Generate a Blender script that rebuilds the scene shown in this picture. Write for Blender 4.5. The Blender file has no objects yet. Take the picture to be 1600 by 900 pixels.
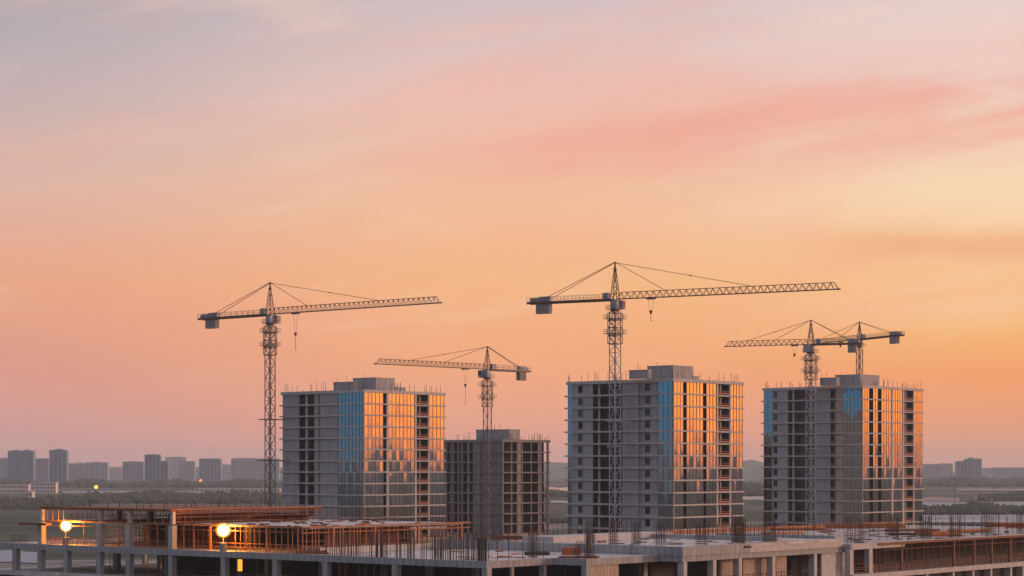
import bpy, bmesh, math, random
from mathutils import Vector, Matrix
R = random.Random(7)
C = bpy.context.scene.collection
rad = math.radians
F = 3200.0            # focal length in pixels of the 1600 wide photograph
CZ = 33.0             # camera height
HY = 730.0            # horizon row

def lin(r, g, b):
    def f(c):
        c /= 255.0
        return c/12.92 if c <= .04045 else ((c+.055)/1.055)**2.4
    return (f(r), f(g), f(b), 1)

# ------------------------------------------------------------------ materials
MATS = {}
def mat(name, col, rough=.85, metal=0.0, var=0.0, scale=.3, streak=0.0, emit=None, est=0, bump=0.0, panel=None, spec=None):
    if name in MATS: return MATS[name]
    m = bpy.data.materials.new(name); m.use_nodes = True
    nt = m.node_tree; b = nt.nodes['Principled BSDF']
    b.inputs['Base Color'].default_value = (*col, 1)
    b.inputs['Roughness'].default_value = rough
    b.inputs['Metallic'].default_value = metal
    if spec is not None: b.inputs['Specular IOR Level'].default_value = spec
    if emit:
        b.inputs['Emission Color'].default_value = (*emit, 1); b.inputs['Emission Strength'].default_value = est
    if var > 0:
        geo = nt.nodes.new('ShaderNodeNewGeometry')
        n1 = nt.nodes.new('ShaderNodeTexNoise'); n1.inputs['Scale'].default_value = scale
        n1.inputs['Detail'].default_value = 6; n1.inputs['Roughness'].default_value = .65
        nt.links.new(geo.outputs['Position'], n1.inputs['Vector'])
        fac = n1.outputs['Fac']
        if streak > 0:                           # vertical run-off stains
            mp = nt.nodes.new('ShaderNodeMapping'); mp.inputs['Scale'].default_value = (1.3, 1.3, .07)
            n2 = nt.nodes.new('ShaderNodeTexNoise'); n2.inputs['Scale'].default_value = 1.0
            n2.inputs['Detail'].default_value = 4
            nt.links.new(geo.outputs['Position'], mp.inputs['Vector']); nt.links.new(mp.outputs[0], n2.inputs['Vector'])
            mx = nt.nodes.new('ShaderNodeMix'); mx.inputs[0].default_value = streak
            nt.links.new(n1.outputs['Fac'], mx.inputs[2]); nt.links.new(n2.outputs['Fac'], mx.inputs[3])
            fac = mx.outputs[0]
        mr = nt.nodes.new('ShaderNodeMapRange')
        mr.inputs[1].default_value = .28; mr.inputs[2].default_value = .72
        mr.inputs[3].default_value = 1-var; mr.inputs[4].default_value = 1+var
        nt.links.new(fac, mr.inputs[0])
        vm = nt.nodes.new('ShaderNodeVectorMath'); vm.operation = 'SCALE'
        vm.inputs[0].default_value = col
        nt.links.new(mr.outputs[0], vm.inputs['Scale'])
        out = vm.outputs[0]
        if panel:                                # shuttering joints, panel=(angle, pitch)
            dp = nt.nodes.new('ShaderNodeVectorMath'); dp.operation = 'DOT_PRODUCT'
            dp.inputs[1].default_value = (math.cos(panel[0]), math.sin(panel[0]), 0)
            nt.links.new(geo.outputs['Position'], dp.inputs[0])
            md = nt.nodes.new('ShaderNodeMath'); md.operation = 'PINGPONG'; md.inputs[1].default_value = panel[1]/2
            nt.links.new(dp.outputs['Value'], md.inputs[0])
            lt = nt.nodes.new('ShaderNodeMapRange'); lt.inputs[1].default_value = .03; lt.inputs[2].default_value = .12
            lt.inputs[3].default_value = .62; lt.inputs[4].default_value = 1.0
            nt.links.new(md.outputs[0], lt.inputs[0])
            v2 = nt.nodes.new('ShaderNodeVectorMath'); v2.operation = 'SCALE'
            nt.links.new(out, v2.inputs[0]); nt.links.new(lt.outputs[0], v2.inputs['Scale'])
            out = v2.outputs[0]
        nt.links.new(out, b.inputs['Base Color'])
        if bump > 0:
            bp = nt.nodes.new('ShaderNodeBump'); bp.inputs['Strength'].default_value = bump
            nt.links.new(fac, bp.inputs['Height']); nt.links.new(bp.outputs[0], b.inputs['Normal'])
    MATS[name] = m
    return m

TH = rad(50)
r_ = Vector((math.cos(TH), math.sin(TH), 0))      # along every right-hand face
l_ = Vector((-math.sin(TH), math.cos(TH), 0))     # along every left-hand face
UP = Vector((0, 0, 1))

concrete = mat('concrete', (.33, .33, .335), .9, var=.28, scale=.35, streak=.55, bump=.15, panel=(TH, 1.25))
concrete_l = mat('concrete_shuttered', (.34, .345, .355), .9, var=.26, scale=.35, streak=.55, bump=.15, panel=(TH+math.pi/2, 1.25))
concrete_old = mat('concrete_weathered', (.22, .215, .21), .92, var=.3, scale=.4, streak=.5, panel=(TH, 1.4))
concrete_slab = mat('concrete_slab', (.46, .44, .43), .88, var=.2, scale=.8, bump=.1)
concrete_dark = mat('concrete_shade_dark', (.05, .048, .046), .95, var=.25, scale=.4, streak=.4)  # near-black colour imitates shade in open bays; dark block piles share it
concrete_tan = mat('blockwork_tan', (.42, .34, .27), .92, var=.25, scale=.9, streak=.3, panel=(TH, .8))
deck_mat = mat('deck_concrete', (.5, .47, .46), .8, var=.42, scale=.3, bump=.1, panel=(TH, 3.1))
deck_rough = mat('deck_rough', (.42, .385, .37), .9, var=.65, scale=.6, bump=.3, panel=(TH, 2.2))
rust = mat('rusted_rebar', (.085, .04, .028), .8, var=.3, scale=2)
rebar_dark = mat('dark_rebar', (.05, .04, .04), .7, var=.3, scale=2)
prop_mat = mat('painted_steel_prop', (.38, .13, .05), .6, var=.3, scale=2)
ply = mat('formwork_board', (.34, .125, .045), .75, var=.35, scale=1.2, streak=.3)
ply_dark = mat('weathered_formwork', (.2, .085, .045), .85, var=.4, scale=1.2)
steel = mat('crane_steel_grey', (.13, .12, .135), .5, metal=.1, var=.3, scale=1)
steel_pale = mat('crane_steel_galvanised', (.38, .38, .43), .5, metal=.1, var=.3, scale=.6)
steel_brown = mat('crane_steel_brown', (.095, .048, .036), .55, metal=.1, var=.25, scale=1)
crane_box = mat('crane_cab_paint', (.3, .33, .38), .5, var=.2, scale=2)
cw_mat = mat('counterweight_concrete', (.24, .23, .23), .85, var=.25, scale=2)
cable = mat('steel_cable', (.05, .035, .03), .6)
frame_mat = mat('window_frame_metal', (.16, .12, .11), .5, var=.2, scale=3)
dark_glass = mat('dark_window_glass', (.02, .025, .03), .1)
rail_mat = mat('balcony_rail_orange', (.34, .1, .045), .6, var=.3, scale=2)
def glass_mat():
    m = bpy.data.materials.new('coated_glass'); m.use_nodes = True
    nt = m.node_tree; b = nt.nodes['Principled BSDF']
    b.inputs['Base Color'].default_value = (.27, .35, .4, 1); b.inputs['Metallic'].default_value = 1
    b.inputs['Roughness'].default_value = .04
    g = nt.nodes.new('ShaderNodeNewGeometry'); n = nt.nodes.new('ShaderNodeTexNoise')
    n.inputs['Scale'].default_value = .55; n.inputs['Detail'].default_value = 2
    bp = nt.nodes.new('ShaderNodeBump'); bp.inputs['Strength'].default_value = .006; bp.inputs['Distance'].default_value = .4
    nt.links.new(g.outputs['Position'], n.inputs['Vector']); nt.links.new(n.outputs['Fac'], bp.inputs['Height'])
    nt.links.new(bp.outputs[0], b.inputs['Normal'])
    return m
glass = glass_mat()

# ------------------------------------------------------------------ mesh builder
class MB:
    def __init__(s): s.v = []; s.f = []
    def hexa(s, P):                       # 8 points: bottom 4 (ccw), top 4
        n = len(s.v); s.v += [tuple(p) for p in P]
        s.f += [(n, n+3, n+2, n+1), (n+4, n+5, n+6, n+7), (n, n+1, n+5, n+4), (n+1, n+2, n+6, n+5), (n+2, n+3, n+7, n+6), (n+3, n, n+4, n+7)]
        return s
    def box(s, O, a, b, a0, a1, b0, b1, z0, z1):
        O = Vector((O[0], O[1], 0))
        P = [O+a*a0+b*b0, O+a*a1+b*b0, O+a*a1+b*b1, O+a*a0+b*b1]
        if a.cross(b).z < 0: P = [P[0], P[3], P[2], P[1]]
        return s.hexa([p+UP*z0 for p in P]+[p+UP*z1 for p in P])
    def bar(s, p0, p1, w, h=None):
        p0 = Vector(p0); p1 = Vector(p1); h = h or w
        d = (p1-p0)
        if d.length < 1e-6: return s
        d.normalize()
        ref = UP if abs(d.z) < .95 else Vector((1, 0, 0))
        x = d.cross(ref).normalized()*w/2; y = x.normalized().cross(d).normalized()*h/2
        return s.hexa([p0-x-y, p0+x-y, p0+x+y, p0-x+y, p1-x-y, p1+x-y, p1+x+y, p1-x+y])
    def quad(s, a, b, c, d):
        n = len(s.v); s.v += [tuple(a), tuple(b), tuple(c), tuple(d)]; s.f.append((n, n+1, n+2, n+3)); return s
    def cyl(s, c, r0, r1, z0, z1, n=16):
        k = len(s.v); c = Vector(c)
        for z, r in ((z0, r0), (z1, r1)):
            for i in range(n):
                a = 2*math.pi*i/n; s.v.append((c.x+r*math.cos(a), c.y+r*math.sin(a), z))
        for i in range(n): s.f.append((k+i, k+(i+1) % n, k+n+(i+1) % n, k+n+i))
        s.f.append(tuple(k+i for i in reversed(range(n)))); s.f.append(tuple(k+n+i for i in range(n)))
        return s
    def sphere(s, c, r, nu=20, nv=12, sq=1.0, jit=0.0, rnd=None):
        k = len(s.v); c = Vector(c)
        s.v.append((c.x, c.y, c.z-r*sq))
        for j in range(1, nv):
            t = math.pi*j/nv
            for i in range(nu):
                a = 2*math.pi*i/nu; q = r*(1+(rnd.uniform(-jit, jit) if rnd else 0))
                s.v.append((c.x+q*math.sin(t)*math.cos(a), c.y+q*math.sin(t)*math.sin(a), c.z-q*sq*math.cos(t)))
        s.v.append((c.x, c.y, c.z+r*sq)); top = len(s.v)-1
        for i in range(nu):
            s.f.append((k, k+1+(i+1) % nu, k+1+i)); b = k+1+(nv-2)*nu
            s.f.append((top, b+i, b+(i+1) % nu))
        for j in range(nv-2):
            for i in range(nu):
                a = k+1+j*nu+i; b = k+1+j*nu+(i+1) % nu
                s.f.append((a, b, b+nu, a+nu))
        return s
    def build(s, name, m, parent=None, smooth=False):
        me = bpy.data.meshes.new(name)
        o3 = Vector(parent['_o']) if parent is not None else Vector((0, 0, 0))
        if parent is None and s.v:
            xs = [v[0] for v in s.v]; ys = [v[1] for v in s.v]; o3 = Vector(((min(xs)+max(xs))/2, (min(ys)+max(ys))/2, min(v[2] for v in s.v)))
        me.from_pydata([(v[0]-o3.x, v[1]-o3.y, v[2]-o3.z) for v in s.v], [], s.f); me.update()
        if smooth:
            for p in me.polygons: p.use_smooth = True
        me.materials.append(m)
        o = bpy.data.objects.new(name, me); C.objects.link(o); o['_o'] = tuple(o3)
        if parent is not None: o.parent = parent
        else: o.location = o3
        return o

def tag(o, label=None, cat=None, group=None, kind=None):
    if label: o['label'] = label
    if cat: o['category'] = cat
    if group: o['group'] = group
    if kind: o['kind'] = kind
    return o
def thing(name, label, cat, loc, group=None):
    o = bpy.data.objects.new(name, None); C.objects.link(o); o.location = loc; o['_o'] = tuple(loc)
    o.empty_display_size = 1
    return tag(o, label, cat, group)
def share(name, src, parent, loc, scale=(1, 1, 1), rz=0):     # a part that reuses mesh data; loc in world space
    o = bpy.data.objects.new(name, src); C.objects.link(o); o.parent = parent
    o.location = Vector(loc)-Vector(parent['_o']); o.scale = scale; o.rotation_euler = (0, 0, rz); return o

def unit_bar_mesh(w, m, name):
    b = MB(); b.box((0, 0), Vector((1, 0, 0)), Vector((0, 1, 0)), -w/2, w/2, -w/2, w/2, 0, 1)
    me = bpy.data.meshes.new(name); me.from_pydata(b.v, [], b.f); me.materials.append(m); return me
BAR_THIN = unit_bar_mesh(.13, rebar_dark, 'starter_bar')
BAR_RUST = unit_bar_mesh(.1, rust, 'starter_bar_rust')
PROP = unit_bar_mesh(.13, prop_mat, 'steel_prop')
PROP_OLD = unit_bar_mesh(.12, ply_dark, 'old_prop')
POST_OLD = unit_bar_mesh(.34, ply_dark, 'old_post')
PROP_FAT = unit_bar_mesh(.34, prop_mat, 'steel_post')

# ------------------------------------------------------------------ geometry helpers
def solve(A, d, px):            # distance along d from A at which the point stands on image column px
    u = (px-800)/F
    return (u*A.y-A.x)/(d.x-u*d.y)

# ------------------------------------------------------------------ towers
def tower(label, corner_px, D, py_top, left, right, storeys=13, roof=(), skeleton=False, seed=1, SH=3.3):
    rd = random.Random(seed)
    A = Vector(((corner_px-800)/F*D, D, 0))
    ztop = CZ+(HY-py_top)/F*D
    t = thing('apartment_tower', label, 'building', (A.x, A.y, 0), 'unfinished apartment towers')
    Lr = solve(A, r_, right[-1][1]); Ll = solve(A, l_, left[-1][1])
    zb = ztop-.55-storeys*SH
    # floor slabs
    for k in range(storeys+1):
        zt = ztop-.55-k*SH if k else ztop
        th = .3 if k else .85
        z0 = ztop-.55-k*SH-(.3)-(.1 if k else 0)
        m = MB(); e = .42 if k else .4
        m.box(A, r_, l_, -e, Lr+(.45 if k else .4), -e, Ll+(.95 if k else .4), z0, zt)
        m.build('floor_slab' if k else 'roof_parapet', concrete_old if skeleton else concrete_slab, t)
    # base below the podium line
    MB().box(A, r_, l_, 0, Lr, 0, Ll, 0, zb-.3).build('base_wall', concrete, t)
    # inner core and added dark backing walls
    ins = 6.0
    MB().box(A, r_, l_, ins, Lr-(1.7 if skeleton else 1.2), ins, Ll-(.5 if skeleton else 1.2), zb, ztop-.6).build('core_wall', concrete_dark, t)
    if skeleton:  # dark backing walls added so the end bays look shaded
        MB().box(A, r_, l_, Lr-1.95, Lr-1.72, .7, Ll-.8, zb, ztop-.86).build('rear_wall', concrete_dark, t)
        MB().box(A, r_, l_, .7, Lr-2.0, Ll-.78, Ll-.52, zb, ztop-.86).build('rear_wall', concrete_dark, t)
    if not skeleton:
        for nm, ab in (('rear_wall', (Lr-.3, Lr-.02, .3, Ll-.3)), ('rear_wall', (.3, Lr-.31, Ll-.3, Ll-.02))):
            MB().box(A, r_, l_, ab[0], ab[1], ab[2], ab[3], zb, ztop-.86).build(nm, concrete, t)
    def face(side, bays):
        a, b = (r_, l_) if side == 'R' else (l_, r_)
        cm = concrete if side == 'R' else concrete_l
        def P(s, d, z): return Vector((A.x, A.y, 0))+a*s+b*d+UP*z
        for px0, px1, kind in bays:
            s0, s1 = sorted((solve(A, a, px0), solve(A, a, px1)))
            s0 = max(s0, 0.0)
            if side == 'L': s0 = max(s0, .36 if kind in ('wall', 'pier') else s0)
            if kind in ('wall', 'pier', 'tan', 'strip', 'winwall'):
                m = MB()
                for k in range(storeys):
                    zh = ztop-.85-k*SH-(.1 if k else 0); zl = ztop-.55-(k+1)*SH
                    if kind == 'winwall':
                        w = s1-s0; h = zh-zl
                        m.box(A, a, b, s0, s0+w*.22, .04, .3, zl, zh); m.box(A, a, b, s1-w*.22, s1, .04, .3, zl, zh)
                        m.box(A, a, b, s0+w*.22, s1-w*.22, .04, .3, zl, zl+h*.22); m.box(A, a, b, s0+w*.22, s1-w*.22, .04, .3, zh-h*.12, zh)
                        if rd.random() < .8:
                            MB().box(A, a, b, s0+w*.22, s1-w*.22, .2, .25, zl+h*.22, zh-h*.12).build('window', dark_glass, t)
                    else:
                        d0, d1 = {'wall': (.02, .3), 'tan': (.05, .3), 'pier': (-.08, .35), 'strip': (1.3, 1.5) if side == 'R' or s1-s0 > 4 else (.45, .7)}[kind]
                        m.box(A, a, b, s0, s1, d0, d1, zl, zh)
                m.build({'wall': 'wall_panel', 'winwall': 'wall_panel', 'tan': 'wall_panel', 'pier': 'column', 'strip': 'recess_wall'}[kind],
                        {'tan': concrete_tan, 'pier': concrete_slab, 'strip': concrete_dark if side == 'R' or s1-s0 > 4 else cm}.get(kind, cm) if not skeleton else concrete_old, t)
            elif kind in ('glass', 'glass2'):
                n = max(1, round((s1-s0)/1.55))
                for k in range(storeys):
                    zh = ztop-.85-k*SH-(.1 if k else 0); zl = ztop-.55-(k+1)*SH
                    m = MB(); fr = MB()
                    w = (s1-s0)/n
                    for i in range(n):
                        ja, jb, jc = (rd.gauss(0, .006) for _ in range(3))
                        q0 = s0+i*w+.04; q1 = s0+(i+1)*w-.04; dd = .08
                        pts = [P(q0, dd+ja-jb, zl+.04), P(q1, dd-ja-jb, zl+.04), P(q1, dd-ja+jb, zh-.04), P(q0, dd+ja+jb, zh-.04)]
                        if side == 'L': pts.reverse()
                        m.quad(*pts)
                        if rd.random() < .16:
                            zz = zl+rd.choice((.75, .95)); fr.box(A, a, b, q0, q1, .0, .06, zz, zz+.07)
                            if rd.random() < .4: fr.box(A, a, b, q0, q1, .0, .06, zz+.55, zz+.62)
                    for i in range(n+1):
                        x = s0+i*w; fr.box(A, a, b, x-.035, x+.035, -.03, .1, zl+.002, zh-.002)
                    g = m.build('window', glass, t)
                    fr.build('window_frame', frame_mat, g)
            elif kind in ('open', 'balcony', 'balconyglass'):
                w = s1-s0
                cm_ = MB()
                for k in range(storeys):
                    zh = ztop-.85-k*SH-(.1 if k else 0); zl = ztop-.55-(k+1)*SH
                    if kind == 'open':
                        cm_.box(A, a, b, s0+w*.58, s0+w*.72, .9, 1.3, zl, zh)
                    else:
                        cm_.box(A, a, b, s0-.02, s0+.18, .1, 2.2, zl, zh)
                        rl = MB()
                        rl.bar(P(s0+.1, -.15, zl+1.05), P(s1-.1, -.15, zl+1.05), .09)
                        rl.box(A, a, b, s0+.25, s1-.25, -.17, -.12, zl+.25, zl+.62)
                        nn = max(3, int(w/.55))
                        for i in range(nn+1):
                            x = s0+.15+(w-.3)*i/nn; rl.bar(P(x, -.15, zl), P(x, -.15, zl+1.05), .06)
                        rl.build('balcony_railing', rail_mat, t)
                        cm_.box(A, a, b, s0+w*.5, s0+w*.6, 1.2, 1.5, zl, zh)
                        if kind == 'balconyglass':
                            g = MB(); pts = [P(s0+w*.3, 1.5, zl+.1), P(s1-w*.22, 1.5, zl+.1), P(s1-w*.22, 1.5, zh-.3), P(s0+w*.3, 1.5, zh-.3)]
                            g.quad(*pts); g.build('balcony_door', glass, t)
                cm_.build('inner_column' if kind == 'open' else 'balcony_column', concrete_slab if kind == 'open' else concrete, t)
        # corner posts
    face('L', left); face('R', right)
    if not skeleton:
        MB().box(A, r_, l_, -.1, .34, -.1, .34, zb, ztop-.86).build('corner_column', frame_mat, t)
    # roof boxes: (px_left, px_corner, px_right, py_top, setback)
    for (xl, xc, xr, yt, sb) in roof:
        B = A+l_*sb; s = solve(B, r_, xc); B = B+r_*s
        h = CZ+(HY-yt)/F*B.y
        w = solve(B, r_, xr); q = solve(B, l_, xl)
        m = MB().box(B, r_, l_, 0, w, 0, q, ztop-.02, h); m.build('roof_plant_room', concrete, t)
        m = MB().box(B, r_, l_, -.12, w+.12, -.12, q+.12, h+.003, h+.2); m.build('roof_cap', concrete_slab, t)
        for i in range(rd.randint(1, 3)):
            p = B+r_*rd.uniform(.2, w-.2)+l_*rd.uniform(.1, q-.2)
            share('starter_bar', BAR_THIN, t, (p.x, p.y, h), (.7, .7, rd.choice((.9, 1.3, 2.2))))
    # starter bars standing up from the roof edge
    def bars(n, a, b, L):
        x = .3
        while x < L:
            for j in range(rd.choice((1, 1, 2, 3))):
                p = A+a*min(L, x+j*rd.uniform(.3, .8))+b*rd.uniform(.2, .6)
                share('starter_bar', BAR_THIN, t, (p.x, p.y, ztop-.01), (.8, .8, rd.choice((.5, 1.2, 1.8, 1.9, 2.1, 2.5))))
            x += rd.uniform(1.2, 4.6)
    bars(0, l_, r_, Ll); bars(0, r_, l_, Lr)
    if skeleton:
        for i in range(8):
            p = A+r_*Lr-r_*.3+l_*Ll*i/8
            share('starter_bar', BAR_THIN, t, (p.x, p.y, ztop-.01), (.8, .8, rd.uniform(1.2, 2.3)))
    return t, A, ztop, Lr, Ll

T1 = tower('leftmost concrete tower with blue glass on its left face and orange glass on its right', 568, 590, 608.5,
      [(567, 528, 'glass'), (528, 501, 'wall'), (501, 497, 'strip'), (497, 491, 'wall'), (491, 467, 'open'), (467, 441.5, 'wall')],
      [(569.5, 599, 'glass'), (599, 604, 'strip'), (604, 607, 'pier'), (607, 648, 'glass'), (648, 651, 'pier'), (651, 669, 'balcony'), (669, 671, 'pier'), (671, 694, 'glass')],
      roof=((551.5, 587.5, 617, 590.5, 4.5), (521, 553, 560, 597, 9.0), (612, 617.5, 634, 605.3, 5.5)), seed=3)
T2 = tower('bare grey tower skeleton without glass, open bays in a column grid', 785, 656, 686.5,
      [(783, 768, 'wall'), (768, 766, 'strip'), (766, 756, 'wall'), (756, 750, 'strip'), (750, 741, 'wall'), (741, 739, 'pier'), (739, 723, 'open'), (723, 720.5, 'pier'), (720.5, 709, 'open'), (709, 706.5, 'pier'), (706.5, 698, 'open'), (698, 696, 'pier'), (696, 688, 'wall')],
      [(785, 786.6, 'pier'), (798.6, 800, 'pier'), (808, 814, 'wall'), (815, 816.4, 'pier'), (829.5, 830.8, 'pier'), (841, 846.5, 'wall'), (855, 857.5, 'pier')],
      storeys=9, roof=((744, 796, 812.5, 671.5, 3.0),), skeleton=True, seed=5)
T3 = tower('tallest glazed tower in the middle, behind the crane with the longest right arm', 1052, 544, 591,
      [(1051.5, 1028, 'glass'), (1028, 1019, 'wall'), (1019, 1004, 'winwall'), (1004, 998, 'strip'), (998, 972, 'wall'), (972, 945, 'strip'), (945, 926, 'open'), (926, 913, 'wall'), (913, 900, 'winwall'), (900, 894, 'wall'), (894, 887.5, 'glass')],
      [(1053.5, 1068, 'glass'), (1068, 1073, 'strip'), (1073, 1099, 'glass'), (1099, 1104, 'strip'), (1104, 1119.5, 'glass'), (1119.5, 1122, 'pier'), (1122, 1140, 'balconyglass'), (1140, 1142, 'pier'), (1142, 1160, 'glass')],
      roof=((1011.5, 1051.5, 1082.5, 571.5, 3.5), (983, 1012.5, 1018, 578.5, 5), (1077, 1083, 1092, 588.3, 4.5)), seed=9)
T4 = tower('rightmost glazed tower, two crane masts rising before and behind it', 1347, 680, 602,
      [(1346, 1317, 'glass'), (1317, 1306, 'tan'), (1306, 1297, 'balcony'), (1297, 1272, 'wall'), (1272, 1249, 'strip'), (1249, 1231, 'open'), (1231, 1217, 'wall'), (1217, 1206, 'winwall'), (1206, 1193.5, 'glass')],
      [(1348.5, 1358.5, 'glass'), (1358.5, 1363.5, 'strip'), (1364.5, 1372, 'glass'), (1372, 1377, 'strip'), (1377.5, 1393, 'glass'), (1393, 1395.5, 'pier'), (1395.5, 1410, 'glass'), (1410, 1413, 'pier'), (1413, 1427, 'balcony'), (1427, 1428.5, 'pier'), (1428.5, 1441, 'glass')],
      roof=((1305, 1344, 1374, 585.5, 4.6), (1281, 1306.5, 1312, 590.5, 7)), seed=12, SH=3.78)

# ------------------------------------------------------------------ tower cranes
def crane(label, px, D, py_jib, head, Lj, Lc, apex, mw=2.1, jh=1.75, mt=.2, cage=True, trolley=9, hook=(5.5, 9.5), pend=(.32, .68), ties=(), rootz=0, pale=False, cabside=1, tie_dir=None):
    X = (px-800)/F*D; zj = CZ+(HY-py_jib)/F*D
    t = thing('tower_crane', label, 'crane', (X, D, rootz), 'tower cranes')
    O = Vector((X, D, 0))
    d = Vector(head+(0,)).normalized(); s = Vector((-d.y, d.x, 0))
    zm = zj-3.3                                   # top of mast
    m = MB(); h = mw/2
    a = r_.copy(); b = l_.copy()
    ang = Matrix.Rotation(rad(-5), 3, 'Z'); a = ang@a; b = ang@b
    cor = [a*h+b*h, a*h-b*h, -a*h-b*h, -a*h+b*h]
    for c in cor: m.bar(O+c+UP*rootz, O+c+UP*zm, mt*1.3)
    step = mw*1.05; z = zm; k = 0
    while z > rootz+.1:
        z2 = max(rootz, z-step)
        for i in range(4):
            p, q = cor[i], cor[(i+1) % 4]
            m.bar(O+p+UP*z, O+q+UP*z, mt*.6)
            if (k+i) % 2: p, q = q, p
            m.bar(O+p+UP*z, O+q+UP*z2, mt*.6)
        z = z2; k += 1
    m.build('mast', steel_pale if pale else steel, t)
    # slewing unit
    m = MB(); m.cyl(O, h*1.15, h*1.15, zm, zm+.5); m.cyl(O, h*.95, h*.95, zm+.5, zm+.9); m.build('slewing_ring', steel_brown, t)
    m = MB(); m.box(O, d, s, -h*.9, h*.9, -h*.9, h*.9, zm+.9, zj-.25); m.build('slewing_turret', crane_box, t)
    cb = MB(); cb.box(O, d, s, -.2, 1.9, cabside*(h*.95), cabside*(h*.95+1.5), zm+.7, zj-.3) if cabside > 0 else cb.box(O, d, s, -.2, 1.9, -(h*.95+1.5), -(h*.95), zm+.7, zj-.3)
    cab = cb.build('cab', crane_box, t)
    y0, y1 = (h*.95+.1, h*.95+1.4) if cabside > 0 else (-(h*.95+1.4), -(h*.95+.1))
    MB().box(O, d, s, 1.905, 1.93, y0, y1, zm+1.3, zj-.6).build('cab_window', dark_glass, cab)
    pl = MB()
    def ring(zp, ro, m):
        m.box(O, a, b, -ro, ro, h+.1, ro, zp, zp+.14); m.box(O, a, b, -ro, ro, -ro, -h-.1, zp, zp+.14)
        m.box(O, a, b, h+.1, ro, -h-.1, h+.1, zp, zp+.14); m.box(O, a, b, -ro, -h-.1, -h-.1, h+.1, zp, zp+.14)
        cs = [a*ro+b*ro, a*ro-b*ro, -a*ro-b*ro, -a*ro+b*ro]
        for i in range(4):
            p, q = cs[i], cs[(i+1) % 4]
            for hh in (.6, 1.15): m.bar(O+p+UP*(zp+hh), O+q+UP*(zp+hh), .07)
            for j in range(4):
                x = p.lerp(q, j/4); m.bar(O+x+UP*zp, O+x+UP*(zp+1.15), .07)
    ring(zm+.55, h+.75, pl); pl.build('slewing_platform', steel, t)
    if cage:
        for zp in (zm-2.0, zm-6.0):
            pl = MB(); ring(zp, h+1.15, pl); pl.build('work_platform', steel, t)
        cg = MB(); hh = h+.32; cs = [a*hh+b*hh, a*hh-b*hh, -a*hh-b*hh, -a*hh+b*hh]
        for i in range(4):
            cg.bar(O+cs[i]+UP*(zm-.4), O+cs[i]+UP*(zm-8.6), mt)
            for zz in (-.4, -2.3, -4.3, -6.4, -8.6):
                cg.bar(O+cs[i]+UP*(zm+zz), O+cs[(i+1) % 4]+UP*(zm+zz), mt*.9)
            for zz, z2 in ((-2.3, -4.3), (-6.4, -4.3), (-6.4, -8.6)):
                cg.bar(O+cs[i]+UP*(zm+zz), O+cs[(i+1) % 4]+UP*(zm+z2), mt*.5)
        cg.build('climbing_frame', steel, t)
    # tower head
    m = MB(); za = zj+apex; hb = h*.95
    bc = [d*hb+s*hb, d*hb-s*hb, -d*hb-s*hb, -d*hb+s*hb]; n = 5
    tp = lambda c, f: O+c*(1-.86*f)+UP*(zj-.2+(apex*.86)*f)
    for i in range(4):
        m.bar(tp(bc[i], 0), tp(bc[i], 1), mt*.9)
        for k in range(n):
            p, q = (bc[i], bc[(i+1) % 4]) if k % 2 else (bc[(i+1) % 4], bc[i])
            m.bar(tp(p, k/n), tp(q, (k+1)/n), mt*.5); m.bar(tp(p, k/n), tp(q, k/n), mt*.5)
    m.bar(O+UP*(zj+apex*.82), O+UP*za, .4); m.box(O, d, s, -.55, .55, -.35, .35, zj+apex*.8, zj+apex*.8+.12)
    m.bar(O+d*-.5+UP*(za-.25), O+d*.5+UP*(za-.25), .22)
    m.build('tower_head', steel_brown, t)
    # jib: triangular lattice
    m = MB(); x0 = h*.8; bw = .65
    n = int((Lj-x0)/1.9); st = (Lj-1.2-x0)/n
    lo = lambda x, sg: O+d*x+s*(bw*sg)+UP*(zj)
    hi = lambda x: O+d*x+UP*(zj+jh)
    for sg in (-1, 1): m.bar(lo(x0, sg), lo(Lj, sg), mt*.85)
    m.bar(hi(x0+st/2), hi(Lj-1.2), mt*.9)
    for i in range(n):
        xa = x0+i*st; xm = xa+st/2; xb = xa+st
        for sg in (-1, 1):
            m.bar(lo(xa, sg), hi(xm), mt*.5); m.bar(hi(xm), lo(xb, sg), mt*.5)
        m.bar(lo(xa, -1), lo(xa, 1), mt*.5)
    m.bar(hi(Lj-1.2), lo(Lj, 1), mt*.5); m.bar(hi(Lj-1.2), lo(Lj, -1), mt*.5)
    m.box(O, d, s, Lj-.3, Lj+.3, -bw, bw, zj-.15, zj+.2)
    m.build('jib', steel_brown, t)
    # counter jib with railing
    m = MB()
    m.box(O, d, s, -Lc, -x0, -1.0, 1.0, zj-.08, zj+.08)
    for sg in (-1, 1): m.box(O, d, s, -Lc, -x0, sg*1.0-.12, sg*1.0+.12, zj-.45, zj+.2)
    cj = m.build('counter_jib', steel_brown, t)
    m = MB(); nn = int(Lc/2.4)
    for sg in (-1, 1):
        for hh in (.75, 1.4): m.bar(O-d*x0+s*sg*1.1+UP*(zj+hh), O-d*Lc+s*sg*1.1+UP*(zj+hh), .07)
        for i in range(nn+1):
            x = x0+(Lc-x0)*i/nn; m.bar(O-d*x+s*sg*1.1+UP*zj, O-d*x+s*sg*1.1+UP*(zj+1.4), .08)
    m.build('railing', steel_brown, cj)
    m = MB(); wl = min(4.4, Lc*.16); st_ = Lc*.1
    for i in range(4):
        q0 = Lc-st_-wl*(i+1)/4; m.box(O, d, s, -(q0+wl/4-.06), -q0, -.85, .85, zj-3.1, zj-.5)
    m.build('counterweight', cw_mat, t)
    m = MB(); m.box(O, d, s, -(Lc-.8), -(Lc-Lc*.2), -.8, .8, zj+.1, zj+1.15); m.box(O, d, s, -(Lc-Lc*.13), -(Lc-Lc*.26), -.55, .55, zj+.1, zj+1.55)
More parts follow.
